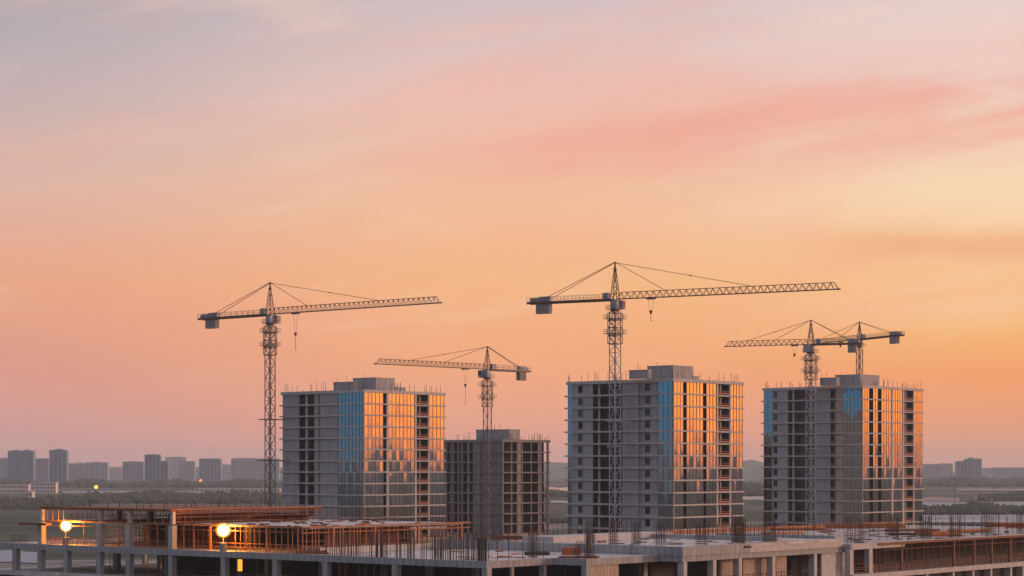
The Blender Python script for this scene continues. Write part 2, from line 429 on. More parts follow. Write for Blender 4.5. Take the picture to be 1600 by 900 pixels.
    for i in range(4): m.cyl(O-d*(Lc-1.5-i*1.0), .35, .35, zj+1.15, zj+1.3, 8)
    m.build('hoist_winch', crane_box, t)
    MB().box(O, d, s, -(x0+2.6), -(x0+1.0), -.7, .7, zj+.1, zj+1.8).build('control_box', crane_box, t)
    top = O+UP*(za-.3)
    for f in pend:
        m = MB(); m.bar(top+d*.4, hi(Lj*f), .13)
        if f > .5:
            q = (top+d*.4).lerp(hi(Lj*f), .55); m.bar(q-d*.3, q+d*.3, .26)
        m.build('pendant_cable', cable, t)
    for sg, f in ((-1, .8), (1, .76)):
        m = MB(); m.bar(top-d*.4+s*sg*.2, O-d*(Lc*f)+s*sg*.8+UP*(zj+.9), .13); m.build('pendant_cable', cable, t)
    # trolley, rope, hook
    m = MB(); m.box(O, d, s, trolley-1.1, trolley+1.1, -.8, .8, zj-.45, zj-.12)
    for x in (-.8, .8):
        for sg in (-1, 1): m.box(O, d, s, trolley+x-.2, trolley+x+.2, sg*.62-.08, sg*.62+.08, zj-.12, zj+.1)
    m.build('trolley', steel_brown, t)
    q = O+d*trolley
    m = MB()
    for x in (-.75, .75): m.bar(q+d*x+UP*(zj-.4), q+d*x*.35+UP*(zj-hook[0]), .06)
    m.build('hoist_rope', cable, t)
    m = MB(); m.hexa([q+d*x*.35+s*y*.4+UP*(zj-hook[0]-1.0) for x, y in ((-.4, -.4), (.4, -.4), (.4, .4), (-.4, .4))]+[q+d*x+s*y+UP*(zj-hook[0]) for x, y in ((-.42, -.25), (.42, -.25), (.42, .25), (-.42, .25))])
    m.bar(q+UP*(zj-hook[0]-1), q+UP*(zj-hook[1]), .1)
    m.bar(q+UP*(zj-hook[1]), q+d*.3+UP*(zj-hook[1]+.2), .14)
    m.build('hook_block', steel_brown, t)
    for (py, xa, xb) in ties:
        z = CZ+(HY-py)/F*D; m = MB()
        td = tie_dir
        for sg in (-1, 1):
            m.bar(O-td*xa+UP*z+a*sg*h, O+td*xb+UP*z+a*sg*h*1.2, .32)
        for q in (-1, 1): m.bar(O+td*q*h*1.1-a*h*1.2+UP*z, O+td*q*h*1.1+a*h*1.2+UP*z, .3)
        m.bar(O-a*h*1.05-b*h*1.15+UP*(z+.02), O+a*h*1.05-b*h*1.15+UP*(z+.02), .26)
        m.build('wall_tie', steel_pale if pale else steel, t)
    return t

crane('leftmost tower crane, its mast standing free beside the leftmost glazed tower', 422, 600, 491, (.776, -.63), 66, 30, 9.4, trolley=10.5, hook=(5.8, 10.8), pend=(.23, .66), ties=((655.5, 2.6, 6.0), (719.5, 3.0, 5.5)), tie_dir=Vector((.93, .36, 0)))
crane('small crane before the bare grey tower, its jib reaching left', 761.5, 654, 577, (-.7, -.714), 47.6, 19, 7.4, mw=1.85, jh=1.6, trolley=9.8, hook=(5.0, 11.5), pend=(.4, .71), cabside=-1)
crane('tallest tower crane of all, long jib pointing right above the middle towers', 961, 548, 467.5, (.872, -.49), 63, 26.4, 10, trolley=10.6, hook=(3.4, 6.2), pend=(.235, .63), pale=True, ties=((658, 2.0, 6.5), (697.5, 2.0, 6.5)), tie_dir=Vector((.766, .643, 0)))
crane('crane before the rightmost tower, with a short jib pointing left', 1267, 684, 538, (-.9, .43), 30, 17.4, 8.2, mw=2.3, jh=1.75, trolley=5.7, hook=(3.0, 3.9), pend=(.42, .75), pale=True, ties=((701, 1.5, 6.5),), tie_dir=Vector((.766, .643, 0)))
crane('crane half hidden behind the rightmost tower, its counterweight furthest right', 1343, 800, 530, (-.385, .923), 36, 29.7, 6.9, mw=1.75, jh=1.7, cage=False, trolley=14, hook=(1.5, 2.2), pend=(.4, .8))

# ------------------------------------------------------------------ podium buildings in a shared (p, q) grid
O0 = Vector((-3.5, 281, 0))
def PQ(p, q, zr=0): return Vector((O0.x, O0.y, 0))+r_*p+l_*q+UP*(CZ+zr)
def bx(m, p0, p1, q0, q1, z0, z1): return m.box(O0, r_, l_, p0, p1, q0, q1, CZ+z0, CZ+z1)
def B(p0, p1, q0, q1, z0, z1): return bx(MB(), p0, p1, q0, q1, z0, z1)
def qpx(px, p=0): return solve(O0+r_*p, l_, px)
def ppx(px, q=0): return solve(O0+l_*q, r_, px)
def cage_part(t, p, q, zr, h, w=1.1, n=4, m=rust, name='rebar_cage', hoops=True):
    b = MB()
    for i in range(n):
        for j in range(n):
            if 0 < i < n-1 and 0 < j < n-1: continue
            x = p+w*(i/(n-1)-.5); y = q+w*(j/(n-1)-.5)
            b.bar(PQ(x, y, zr), PQ(x+R.uniform(-.05, .05), y+R.uniform(-.05, .05), zr+h*R.uniform(.86, 1.04)), .062)
    if hoops:
        for k in range(5):
            z = zr+.25+k*.32
            c = [(p-w/2, q-w/2), (p+w/2, q-w/2), (p+w/2, q+w/2), (p-w/2, q+w/2)]
            for i in range(4): b.bar(PQ(*c[i], z), PQ(*c[(i+1) % 4], z), .04)
    return b.build(name, m, t)
BARS = {}
def bar_row(t, p0, q0, p1, q1, zr, n, h, m=rust, name='starter_bar', jit=.3, w=.085):
    rec = BARS.setdefault(t.name, [0, None, t])
    for i in range(n):
        f = (i+R.uniform(-jit, jit))/max(1, n-1); f = min(1, max(0, f))
        p = p0+(p1-p0)*f; q = q0+(q1-q0)*f
        hh = h*R.uniform(.75, 1.05)
        if rec[0] < 95:
            share(name, BAR_THIN if m is rebar_dark else BAR_RUST, t, PQ(p, q, zr), (w/.1, w/.1, hh), TH+R.uniform(-.5, .5)); rec[0] += 1
        else:
            rec[1] = rec[1] or MB(); rec[1].bar(PQ(p, q, zr), PQ(p+R.uniform(-.06, .06), q+R.uniform(-.06, .06), zr+hh), w)
def panel(t, p0, q0, p1, q1, z0, z1, pitch, m=prop_mat, w=.07, hz=(.15, .5, .9), name='rebar_screen'):
    b = MB(); L = math.hypot(p1-p0, q1-q0); n = max(2, int(L/pitch))
    for i in range(n+1):
        f = min(1, max(0, (i+R.uniform(-.25, .25))/n)); b.bar(PQ(p0+(p1-p0)*f, q0+(q1-q0)*f, z0), PQ(p0+(p1-p0)*f, q0+(q1-q0)*f, z1), w)
    for f in hz: b.bar(PQ(p0, q0, z0+(z1-z0)*f), PQ(p1, q1, z0+(z1-z0)*f), w)
    return b.build(name, m, t)

# --- A: left wing with the lamps
A_ = thing('concrete_building_frame', 'long unfinished concrete frame at left, carrying two lamps and orange formwork', 'building', tuple(PQ(0, 55, -CZ)))
ZD, ZF, Z2, Z3, ZC = -13.0, -17.6, -9.0, -6.8, -11.7
QE = 111.0; QB = 36.4
# decks (each region one slab part)
B(0, 32.0, 0, QB, ZD-.35, ZD).build('deck_slab', deck_mat, A_)
B(0, 38, QB+.003, QE, ZD-.35, ZD+.002).build('deck_slab', deck_mat, A_)
B(14.7, 32.0, -5.9, -.003, ZD-.35, ZD-.002).build('deck_slab', deck_mat, A_)
# edge beams
B(-.06, .55, .56, QE, ZD-.9, ZD+.06).build('edge_beam', concrete_l, A_)
B(-.06, 14.7, -.06, .55, ZD-.9, ZD+.058).build('edge_beam', concrete, A_)
B(14.64, 15.25, -5.96, -.07, ZD-.9, ZD+.05).build('edge_beam', concrete_l, A_)
B(15.26, 32.0, -5.96, -5.3, ZD-.9, ZD+.048).build('edge_beam', concrete, A_)
B(0, 38, QE-.5, QE+.05, ZD-.9, ZD+.055).build('edge_beam', concrete, A_)
# raised platform under the scaffolded storey
B(4, 37, QB, QB+3.2, ZD+.004, ZD+.9).build('platform_upstand', concrete_slab, A_)
# lower floor
B(-.3, 45, 0, QE+3, ZF-.8, ZF).build('floor_slab', deck_mat, A_)
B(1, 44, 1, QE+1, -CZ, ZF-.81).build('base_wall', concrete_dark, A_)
B(-.2, 45, -5.8, -.01, ZF-.8, ZF-.003).build('floor_slab', concrete_dark, A_)
# columns of the lower storey
for px in (22, 61, 102, 153, 199, 266, 348, 429, 507, 616, 757):
    q = qpx(px); B(0, .95, q-.5, q+.5, ZF, ZD-.9).build('column', concrete_l, A_)
for (p, q) in ((7, 8), (7, 17), (7, 26), (8, 40), (8, 52), (8, 62), (8, 76), (9, 90), (20, 104), (20, 92), (30, 100), (30, 108), (36, 104)):
    B(p, p+.8, q, q+.8, ZF, ZD-.35).build('column', concrete_slab if q > 60 else concrete, A_)
for p in (ppx(856, 0)-.3,):
    B(p-.6, p, 0, .9, ZF, ZD-.9).build('column', concrete, A_)
B(14.7, 15.7, -5.9, -5.0, ZF, ZD-.9).build('column', concrete, A_)
B(5.5, 6.0, .1, .5, ZF, ZD-.9).build('column', concrete, A_)
# infill and inner walls
B(15.8, ppx(968, -5.9), -5.75, -5.4, ZF, ZD-.901).build('infill_wall', concrete_tan, A_)
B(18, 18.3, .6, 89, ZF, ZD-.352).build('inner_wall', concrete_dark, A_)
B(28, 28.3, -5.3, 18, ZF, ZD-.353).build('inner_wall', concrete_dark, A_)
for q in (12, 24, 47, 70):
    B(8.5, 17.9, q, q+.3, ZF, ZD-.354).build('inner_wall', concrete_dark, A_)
# storey 2: slab, beams, columns
B(2.2, 37, QB+.4, 101.5, Z2-.22, Z2).build('deck_slab', deck_mat, A_)
for (a, b_) in ((Z2-.06, Z2+.12), (Z2-.9, Z2-.75)):
    B(1.9, 2.16, QB+.1, 102, a, b_).build('formwork_beam', ply if a > Z2-.5 else ply_dark, A_)
    B(.3, 38.5, QB+.08, QB+.36, a+.01, b_+.01).build('formwork_beam', ply, A_)
B(-1.2, .01, 96, 103.5, Z2-.75, Z2-.35).build('formwork_beam', ply_dark, A_)
for px in (62, 154, 199, 266):
    q = qpx(px); B(.0, .95, q-.5, q+.5, ZD+.061, Z2-.23).build('column', concrete_slab, A_)
for (p, q) in ((10, 96), (10, 88), (22, 98), (10, 78), (11, 60), (22, 84), (22, 70)):
    B(p, p+.9, q, q+.9, ZD+.003, Z2-.23).build('column', concrete_tan, A_)
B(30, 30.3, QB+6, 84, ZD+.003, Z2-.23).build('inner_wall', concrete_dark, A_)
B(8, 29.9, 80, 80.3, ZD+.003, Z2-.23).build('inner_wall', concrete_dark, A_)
B(12, 29.9, QB+7, QB+7.3, ZD+.003, Z2-.23).build('inner_wall', ply_dark, A_)
# props: front of storey 2
for px in (131, 186, 213, 230, 246, 287, 303, 329, 368, 376, 385, 391, 398, 406, 417, 422, 431, 440, 450, 457):
    q = qpx(px, 2.0); fat = px in (329, 417)
    g = PQ(2.0, q, ZD+.01); share('steel_prop', PROP_FAT if fat else PROP, A_, g, (.8, .8, Z2-ZD-.15), TH)
# props: right-hand face of storey 2
x = 466
k = 0
while x < 722:
    p = ppx(x, QB+.5); zb_ = ZD+.9 if p > 4 else ZD+.07
    g = PQ(p, QB+.6, zb_); share('steel_post' if k % 9 == 8 else 'steel_prop', PROP_FAT if k % 9 == 8 else PROP, A_, g, (1, 1, CZ+Z2-.13-g.z), TH)
    x += R.choice((5, 6, 7.5, 9, 10.5)); k += 1
for zz in (ZD+1.9, ZD+1.15):
    b = MB(); b.bar(PQ(.5, QB+.7, zz), PQ(38, QB+.7, zz), .11); b.build('scaffold_rail', ply_dark if zz > ZD+1.5 else ply, A_)
b = MB(); b.bar(PQ(2, QB+3.6, Z2-.5), PQ(39, QB+3.6, Z2-.5), .14); b.build('scaffold_rail', ply, A_)
b = MB(); b.bar(PQ(3.2, QB+1, ZD+1.2), PQ(3.2, 64, ZD+1.2), .1); b.bar(PQ(3.2, QB+1, ZD+.6), PQ(3.2, 64, ZD+.6), .1); b.build('scaffold_rail', prop_mat, A_)
b = MB(); b.bar(PQ(.8, 67, ZD+1.1), PQ(.8, 86, ZD+1.1), .08); b.bar(PQ(.8, 67, ZD+.6), PQ(.8, 86, ZD+.6), .08); b.build('scaffold_rail', ply_dark, A_)
# back rails and screens of storey 2, open to the sky on the left
panel(A_, 36.8, 82, 36.8, 101, ZD, ZD+1.6, .9, ply_dark, .08)
panel(A_, 2, 101, 36, 101, ZD, ZD+1.1, .9, prop_mat, .07)
panel(A_, 1, 87, 1, 100.8, ZD+.07, ZD+1.0, .75, prop_mat, .06, hz=(.5, 1))
panel(A_, .6, 103.5, .6, 108, ZD+.07, ZD+1.5, .6, ply_dark, .07, hz=(.4, .9))
panel(A_, 25, 82, 25, 100, ZD, Z2-.3, .9, ply_dark, .1, hz=(.3,))
panel(A_, 12, 66, 12, 99, ZD, Z2-.3, 1.1, prop_mat, .08, hz=(.25, .5))
panel(A_, 18, 70, 18, 100, ZD, Z2-.3, .8, ply_dark, .1, hz=(.12, .3))
panel(A_, 3, 66, 3, 86, ZD, ZD+1.2, .7, ply, .06, hz=(.4, 1))
B(14, 14.2, 66, 80, ZD+.003, ZD+2.4).build('formwork_board', ply_dark, A_)
# storey 3 frame
QC = 66.0; QL = 99.2
B(.3, 33, QC, QL, Z3+.0, Z3+.08).build('formwork_board', ply_dark, A_)
for i in range(9):
    p = .1+i*4.1
    B(p, p+.22, QC-.1, QL, Z3-.25, Z3-.003).build('formwork_beam', ply if i % 2 else ply_dark, A_)
B(0, .12, QC, QL+.1, Z3+.1, Z3+.2).build('formwork_beam', ply, A_)
B(0.1, 33.3, QC-.35, QC-.12, Z3-.04, Z3+.16).build('formwork_beam', ply, A_)
B(0.1, 33.3, QC-.34, QC-.13, Z3-.62, Z3-.45).build('formwork_beam', ply_dark, A_)
for px in (62, 154, 199, 266):
    q = qpx(px); B(.25, .85, q-.3, q+.3, Z2+.003, Z3-.253).build('column', concrete_slab, A_)
for (p, q) in ((12, 93), (12, 85), (24, 92)): B(p, p+.8, q, q+.8, Z2+.003, Z3-.253).build('column', concrete_tan, A_)
for px in (72, 80, 89, 97, 110, 118, 127, 134, 141, 147, 160, 167, 173, 181, 189, 205, 217, 229, 240, 252):
    q = qpx(px); g = PQ(.3, q, Z2); share('steel_prop', PROP, A_, g, (.6, .6, Z3-Z2), TH)
panel(A_, .4, QC-.2, 8.5, QC-.2, Z2, Z3, .55, prop_mat, .06)
panel(A_, 8.5, QC-.2, 16.6, QC-.2, Z2, Z3, .55, prop_mat, .06)
panel(A_, 16.6, QC-.2, 25, QC-.2, Z2, Z3, .55, prop_mat, .06)
panel(A_, 25, QC-.2, 33, QC-.2, Z2, Z3, .55, prop_mat, .06)
panel(A_, 31, 66.5, 31, 84, Z2, Z3-.1, .7, ply_dark, .12, hz=(.1, .3, .35))
B(32, 32.2, 68, 84, Z2, Z2+1.1).build('formwork_board', ply_dark, A_)
B(10, 32.0, 78, 78.15, Z2, Z3-.9).build('formwork_board', ply_dark, A_)
panel(A_, 32, 84, 32, 99, Z2, Z2+1.1, .8, ply, .08)
panel(A_, 14, 67, 14, 98, Z2, Z3-.3, .8, ply_dark, .08, hz=(.2, .45))
panel(A_, 6, 67, 6, 99, Z2, Z2+1.1, .6, prop_mat, .06, hz=(.4, 1))
panel(A_, 33, 47, 33, 65.5, Z2, Z2+2.2, .55, ply_dark, .06, hz=(.3,))
panel(A_, 36.9, 38, 36.9, 62, Z2, Z2+2.4, .5, rust, .06, hz=(.06, .12))
for i in range(24):                                 # starter bars along the top
    q = QC+1+i*1.4+R.uniform(-.5, .5)
    g = PQ(R.choice((.6, 1.2, 14, 28)), q, Z3+.08); share('starter_bar', BAR_RUST, A_, g, (1, 1, R.choice((.7, 1.0, 1.25))))
for i in range(30):
    p = 1+i*1.05+R.uniform(-.3, .3); g = PQ(p, QC+R.uniform(.2, 2), Z3+.08); share('starter_bar', BAR_RUST, A_, g, (.8, .8, R.choice((.4, .7, 1.0))))
# starter bars along the front edge of the low deck
for (a, b_, n) in ((505, 528, 7), (530, 560, 13), (575, 592, 5), (586, 603, 8), (616, 624, 4), (634, 645, 6), (657, 664, 3), (673, 690, 8), (690, 722, 9), (722, 745, 9), (744, 766, 12)):
    q0 = max(.3, qpx(a)); q1 = max(.3, qpx(b_)); bar_row(A_, .35, q0, .35, q1, ZD+.06, n, 3.9, rebar_dark, w=.07)
bar_row(A_, 1.5, 2, 1.5, 34, ZD, 34, 3.6, rust, w=.06)
bar_row(A_, 1.0, .5, 13, .5, ZD, 6, 3.2, rust)
cage_part(A_, 14.0, 3.2, ZD, 4.2, 1.0)
cage_part(A_, 17.2, -4.6, ZD, 4.0, 1.1)
bar_row(A_, 16, -3, 22, -1, ZD, 14, 2.6, rust)
bar_row(A_, 6, 15, 11, 17, ZD, 8, 1.3, rust)
bar_row(A_, 33, 22, 38, 36, ZD, 26, 3.0, rust)
B(33, 38.5, 20.5, 36, ZD-.5, ZD+.25).build('edge_beam', ply, A_)
B(32.002, 32.7, 22.66, QB+.0, ZC-1.3, ZC+.052).build('upstand_wall', concrete_l, A_)
B(32.71, 38, 22.66, QB, ZC-1.3, ZC-.5).build('upstand_wall', deck_mat, A_)
# lower storey rails
b = MB()
for zz in (ZF+.7, ZF+1.3): b.bar(PQ(1.2, 2, zz), PQ(1.2, 95, zz), .08)
b.build('guard_rail', rust, A_)
for k, (p, zz) in enumerate(((38, ZF+.6), (38, ZF+1.5), (44, ZF+2.4))):
    panel(A_, p, 80, p, 112, ZF, zz, 1.3, ply_dark, .13, hz=(.5, 1), name='guard_rail')
for px in (160+12, 217+14, 250, 370, 402, 560, 572, 585):
    g = PQ(2.0, qpx(px, 2.0), ZF); share('steel_prop', PROP, A_, g, (.7, .7, ZD-.36-ZF), TH)
for px in (531, 541, 675):
    g = PQ(9.0, qpx(px, 9.0), ZF); share('steel_post', PROP_FAT, A_, g, (1.6, 1.6, ZD-.36-ZF), TH)

# --- C: raised middle block
C_ = thing('concrete_building_frame', 'raised middle concrete block with tan infill walls and a tall smooth fascia', 'building', tuple(PQ(55, 5, -CZ)))

B(32.05, 77, -10.2, 22.6, ZC-.35, ZC).build('deck_slab', deck_mat, C_)
B(32.002, 32.7, -10.25, 22.65, ZC-1.3, ZC+.05).build('fascia_beam', concrete_l, C_)
B(32.71, 50.0, -10.25, -9.6, ZC-1.3, ZC+.048).build('fascia_beam', concrete, C_)
B(50.01, 77.5, -10.25, -9.6, ZC-1.3, ZC-.75).build('fascia_beam', concrete_slab, C_)
B(50.01, 77.2, -10.22, -9.6, ZC-.748, ZC-.353).build('fascia_beam', concrete_slab, C_)
B(32.1, 77.5, -10.1, -9.4, ZC-2.15, ZC-1.303).build('edge_beam', concrete, C_)
B(32.1, 32.7, -9.3, 22, ZC-2.15, ZC-1.303).build('edge_beam', concrete_l, C_)
B(50.0, 77, -9.58, -7.5, ZC+.003, ZC+.05).build('deck_rubble', deck_rough, C_)
B(35, 67, 16.4, 22.6, ZC+.003, ZC+.85).build('raised_slab', concrete_slab, C_)
B(61, 62.2, -8.0, 16.3, ZC+.003, ZC+.65).build('upstand_beam', concrete_l, C_)
B(76.0, 77.2, -9.3, 14, ZC+.003, ZC+.5).build('upstand_beam', concrete_l, C_)
B(31.5, 78, -10.5, 24, ZF-.8, ZF+.006).build('floor_slab', concrete_slab, C_)
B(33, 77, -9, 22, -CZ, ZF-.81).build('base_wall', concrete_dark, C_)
for px in (1071, 1117, 1157, 1209.5, 1274.5):
    p = ppx(px, -10.2); B(p-.42, p+.42, -10.2, -9.1, ZF+.01, ZC-2.16).build('column', concrete_slab, C_)
B(32.1, 33, -3.2, -2.2, ZF+.01, ZC-2.16).build('column', concrete_l, C_)
B(32.1, 33, 4.5, 5.5, ZF+.01, ZC-2.16).build('column', concrete_l, C_)
for a, b_, dd, mm in ((1125, 1150, -7.6, concrete_tan), (1161, 1206, -8.2, concrete_tan), (1213, 1229, -9.0, concrete_tan), (1284, 1326, -9.8, concrete_slab)):
    B(ppx(a, dd), ppx(b_, dd), dd, dd+.3, ZF+.01, ZC-2.17).build('infill_wall', mm, C_)
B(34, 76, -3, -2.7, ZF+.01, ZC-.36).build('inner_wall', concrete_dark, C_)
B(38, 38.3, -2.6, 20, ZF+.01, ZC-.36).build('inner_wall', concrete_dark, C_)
for a, b_ in ((1120, 1155), (1160, 1207), (1213, 1240)):
    panel(C_, ppx(a, -9.9), -9.9, ppx(b_, -9.9), -9.9, ZF, ZF+1.25, 1.4, rust, .08, hz=(.5, 1), name='guard_rail')
for px, py in ((922, 849.5), (958, 851), (994, 851.6), (1032, 852.5), (1096.5, 852), (1154.6, 848)):
    Y = -ZC*F/(py-HY); X = (px-800)/F*Y; dv = Vector((X, Y, 0))-O0
    p, q = dv.dot(r_), dv.dot(l_); p = max(p, 33.2); q = max(q, -9.2)
    cage_part(C_, p, q, ZC+.003, 3.5+R.uniform(-.2, .5), 1.25 if px > 1000 else .95, 4)
for a in ((35, 21.5, 66, 21.5, 26, 3.0), (60, 14, 76, 14, 18, 2.6), (68, 2, 68, 20, 16, 2.6), (75, -6, 75, 14, 22, 3.0)):
    bar_row(C_, a[0], a[1], a[2], a[3], ZC, a[4], a[5], rust, w=.07)

# --- D: right block
D_ = thing('concrete_building_frame', 'right-hand concrete block with steel props filling its open storey below the deck', 'building', tuple(PQ(120, 5, -CZ)))
ZR = -12.6; QD = -11.5
B(77.3, 185, QD, 45, ZR-.35, ZR).build('deck_slab', deck_rough, D_)
B(78.0, 95.0, QD-.05, QD+.6, ZR-.85, ZR+.05).build('edge_beam', concrete_slab, D_)
B(77.25, 77.95, QD-.05, -10.3, ZR-.85, ZR+.052).build('edge_beam', concrete_l, D_)
B(ppx(1371, QD), 185, QD-.32, QD-.055, ZR-.34, ZR+.02).build('formwork_beam', ply_dark, D_)
B(ppx(1371, QD), 185, QD-.06, QD+.3, ZR+.055, ZR+.14).build('edge_board', concrete_slab, D_)
B(77, 185, QD-.7, 40, ZF-.7, ZF+.12).build('floor_slab', concrete_slab, D_)
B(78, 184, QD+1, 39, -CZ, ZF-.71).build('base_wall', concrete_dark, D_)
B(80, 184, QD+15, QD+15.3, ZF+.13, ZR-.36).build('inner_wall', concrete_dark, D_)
for px in (1331, 1361):
    p = ppx(px, QD); B(p-.55, p+.55, QD, QD+1.0, ZF+.13, ZR-.86 if px < 1400 else ZR-.36).build('column', concrete_slab, D_)
for px in (1409.5, 1491, 1523, 1550, 1579):
    g = PQ(ppx(px, QD), QD+.15, ZF+.12); share('steel_post', POST_OLD, D_, g, (1.3, 1.3, ZR-.4-ZF-.12), TH)
x = 1371
while x < 1640:
    g = PQ(ppx(x, QD), QD+.1+R.uniform(0, .5), ZF+.12); share('steel_prop', PROP_OLD, D_, g, (.75, .75, ZR-.4-ZF-.12), TH)
    x += R.choice((6, 7.5, 9, 10, 11))
for hh, mm in ((.7, ply_dark), (1.5, rust), (3.7, ply_dark)):
    b = MB(); b.bar(PQ(ppx(1380, QD), QD+.05, ZF+.12+hh), PQ(184, QD+.05, ZF+.12+hh), .1); b.build('scaffold_rail', mm, D_)
panel(D_, ppx(1333, QD), QD+.2, ppx(1640, QD), QD+.2, ZF+.12, ZF+1.3, .8, ply_dark, .07, hz=(.2, .6, .9), name='guard_rail')
for px in (1450, 1491, 1522, 1550, 1581, 1600):
    p = ppx(px, QD-.5); B(p-.35, p+.35, QD-.4, QD+.4, ZF-5, ZF-.71).build('column', concrete_slab, D_)
for px, py, w in ((1207, 851, 1.5), (1274, 849, 1.5), (1336, 848, 2.6), (1396.5, 839, 1.3), (1446, 842, 1.6), (1493, 839, 1.7), (1545, 836, 1.9), (1598, 833.5, 1.7)):
    own, z0 = (C_, ZC+.05) if px < 1300 else (D_, ZR)
    Y = -z0*F/(py-HY); X = (px-800)/F*Y; dv = Vector((X, Y, 0))-O0
    p, q = dv.dot(r_), dv.dot(l_); q = max(q, -9.1 if own is C_ else -10.5)
    if own is C_: p = min(p, 75)
    else: p = max(p, 78.5)
    cage_part(own, p, q, z0, 4.3+R.uniform(-.3, .3), w, 5 if w > 1.4 else 4, rust)
for a in ((90, -6, 150, -6, 20, 3.9), (100, 30, 184, 30, 60, 2.6), (80, 4, 80, 30, 18, 3), (130, -9, 184, -9, 14, 4.1)):
    bar_row(D_, a[0], a[1], a[2], a[3], ZR, a[4], a[5], rust, w=.075)
B(79, 185, 40, 41, ZR+.003, ZR+.7).build('formwork_edge', ply, D_)
B(79, 120, 24, 25, ZR+.003, ZR+.45).build('formwork_edge', ply, D_)
B(100, 185, 10, 11, ZR+.003, ZR+.3).build('upstand_beam', concrete_l, D_)

for rec in BARS.values():
    if rec[1]: tag(rec[1].build('starter_bar_field', rust, rec[2]), kind='stuff')

# --- loose materials on the decks
def ground_pt(px, py, zr):
    Y = -zr*F/(py-HY); return Vector(((px-800)/F*Y, Y, CZ+zr))
def stack(name, label, cat, px, py, zr, L, W, H, ang, m, rows=4, grp=None, sheet=False):
    c = ground_pt(px, py, zr+.0); b = MB()
    a = Vector((math.cos(ang), math.sin(ang), 0)); n = Vector((-a.y, a.x, 0))
    O = Vector((c.x, c.y, 0)); z = c.z+.01
    for k in range(rows):
        nn = max(3, int(W/.35))
        for i in range(nn):
            w = W/nn; y0 = -W/2+i*w; o = R.uniform(-.06, .06)*L
            if R.random() < .12: continue
            b.box(O, a, n, -L/2+o, L/2+o, y0+.02, y0+w-.03, z+k*H/rows, z+(k+1)*H/rows-.02)
    for x in (-.3, .3): b.box(O, a, n, L*x-.08, L*x+.08, -W/2-.1, W/2+.1, z-.008, z+.0)
    return tag(b.build(name, m), label, cat, grp)
G = 'stacked building materials on the decks'
stack('timber_stack', 'flat heap of reddish boards on the low deck right of the second lamp', 'timber stack', 487, 865.5, ZD, 4.5, 2.5, .5, 0.3, ply_dark, 3, G)
stack('timber_stack', 'orange board stack on the low deck behind short rebars, near the picture middle', 'timber stack', 892, 867, ZD, 2.6, 1.4, 1.1, 0.0, ply, 5, G)
stack('timber_stack', 'low red heap on the projecting corner of the low deck', 'timber stack', 903, 872, ZD, 5.5, 1.6, .3, 0.2, ply_dark, 2, G)
stack('block_pallet', 'grey block pile left of the orange board stack on the low deck', 'pallet', 838, 867.5, ZD, 3.6, 1.2, .55, 0.1, concrete_dark, 4, G)
stack('timber_stack', 'orange board row at the foot of the bare grey tower', 'timber stack', 815, 843, ZC, 9, 1.6, .6, 0.1, ply_dark, 3, G)
stack('timber_stack', 'bright orange board stack on the right deck between two rebar clusters', 'timber stack', 1470, 837.5, ZR, 8, 3, .8, .6, ply, 4, G)
stack('timber_stack', 'thin orange boards beyond the third rebar cluster from the right', 'timber stack', 1515, 832, ZR, 9, 3, .6, .6, ply, 3, G)
stack('dark_board_stack', 'dark brown board stack under the rightmost tower', 'timber stack', 1425, 832, ZR, 9, 5, .7, .3, ply_dark, 4, G)
stack('dark_board_stack', 'low dark board stack on the right deck, nearer than the other dark stack', 'timber stack', 1412, 836, ZR, 5, 3, .4, .1, rust, 3, G)
stack('timber_stack', 'orange boards stacked at the right edge of the picture on the far deck', 'timber stack', 1592, 825, ZR, 12, 4, 1.1, .2, ply, 4, G)
stack('timber_stack', 'long orange formwork row below the right glazed tower, left of the dark stack', 'timber stack', 1352, 825.5, ZR, 16, 2, 1.0, .1, ply, 4, G)
stack('timber_stack', 'short orange boards below the left corner of the rightmost tower', 'timber stack', 1250, 829, ZC, 10, 2, .5, .2, ply, 3, G)
stack('timber_crate', 'open red timber crate inside the lower storey at right, beside the column', 'crate', 1352, 893, ZF+.13, 3.4, 1.8, 1.3, TH, ply, 5, G)
stack('block_pallet', 'small dark block heap on the tan edge of the middle block', 'pallet', 1168, 856.2, ZC+.0, 1.1, .6, .3, .6, concrete_dark, 2, G)

def debris(name, label, cat, grp, n, p0, p1, q0, q1, zr, m, lmin, lmax, h):
    me = None
    for i in range(n):
        p, q = R.uniform(p0, p1), R.uniform(q0, q1); c = PQ(p, q, zr)
        if me is None:
            b = MB(); b.box((0, 0), Vector((1, 0, 0)), Vector((0, 1, 0)), -.5, .5, -.1, .1, 0, 1)
            me = bpy.data.meshes.new(name); me.from_pydata(b.v, [], b.f); me.materials.append(m)
        o = bpy.data.objects.new(name, me); C.objects.link(o); o.location = (c.x, c.y, c.z+.004)
        o.scale = (R.uniform(lmin, lmax), R.uniform(.9, 2.2), h*R.uniform(.6, 1.5)); o.rotation_euler = (0, 0, TH+R.choice((0, 1.57, R.uniform(0, 3))))
        tag(o, label, cat, grp)
debris('loose_plank', 'loose dark plank lying flat on the rough right-hand deck', 'plank', 'planks strewn over the right deck', 60, 79, 150, -10.5, 34, ZR, ply_dark, 1.5, 4.5, .14)
debris('rubble_piece', 'small piece of rubble on the rough right-hand deck', 'rubble', 'rubble pieces on the right deck', 60, 79, 150, -10.5, 30, ZR, concrete_old, .5, 1.5, .3)
debris('offcut', 'small dark offcut on the pale roof slab behind the orange beams', 'offcut', 'offcuts on the roof slab', 36, 3, 35, 38, 64, Z2, ply_dark, .5, 2.2, .2)
debris('loose_board', 'loose board on the smooth low deck in the middle', 'plank', 'boards on the low middle deck', 18, 2, 30, 1, 34, ZD+.003, ply, 1.2, 3.2, .12)
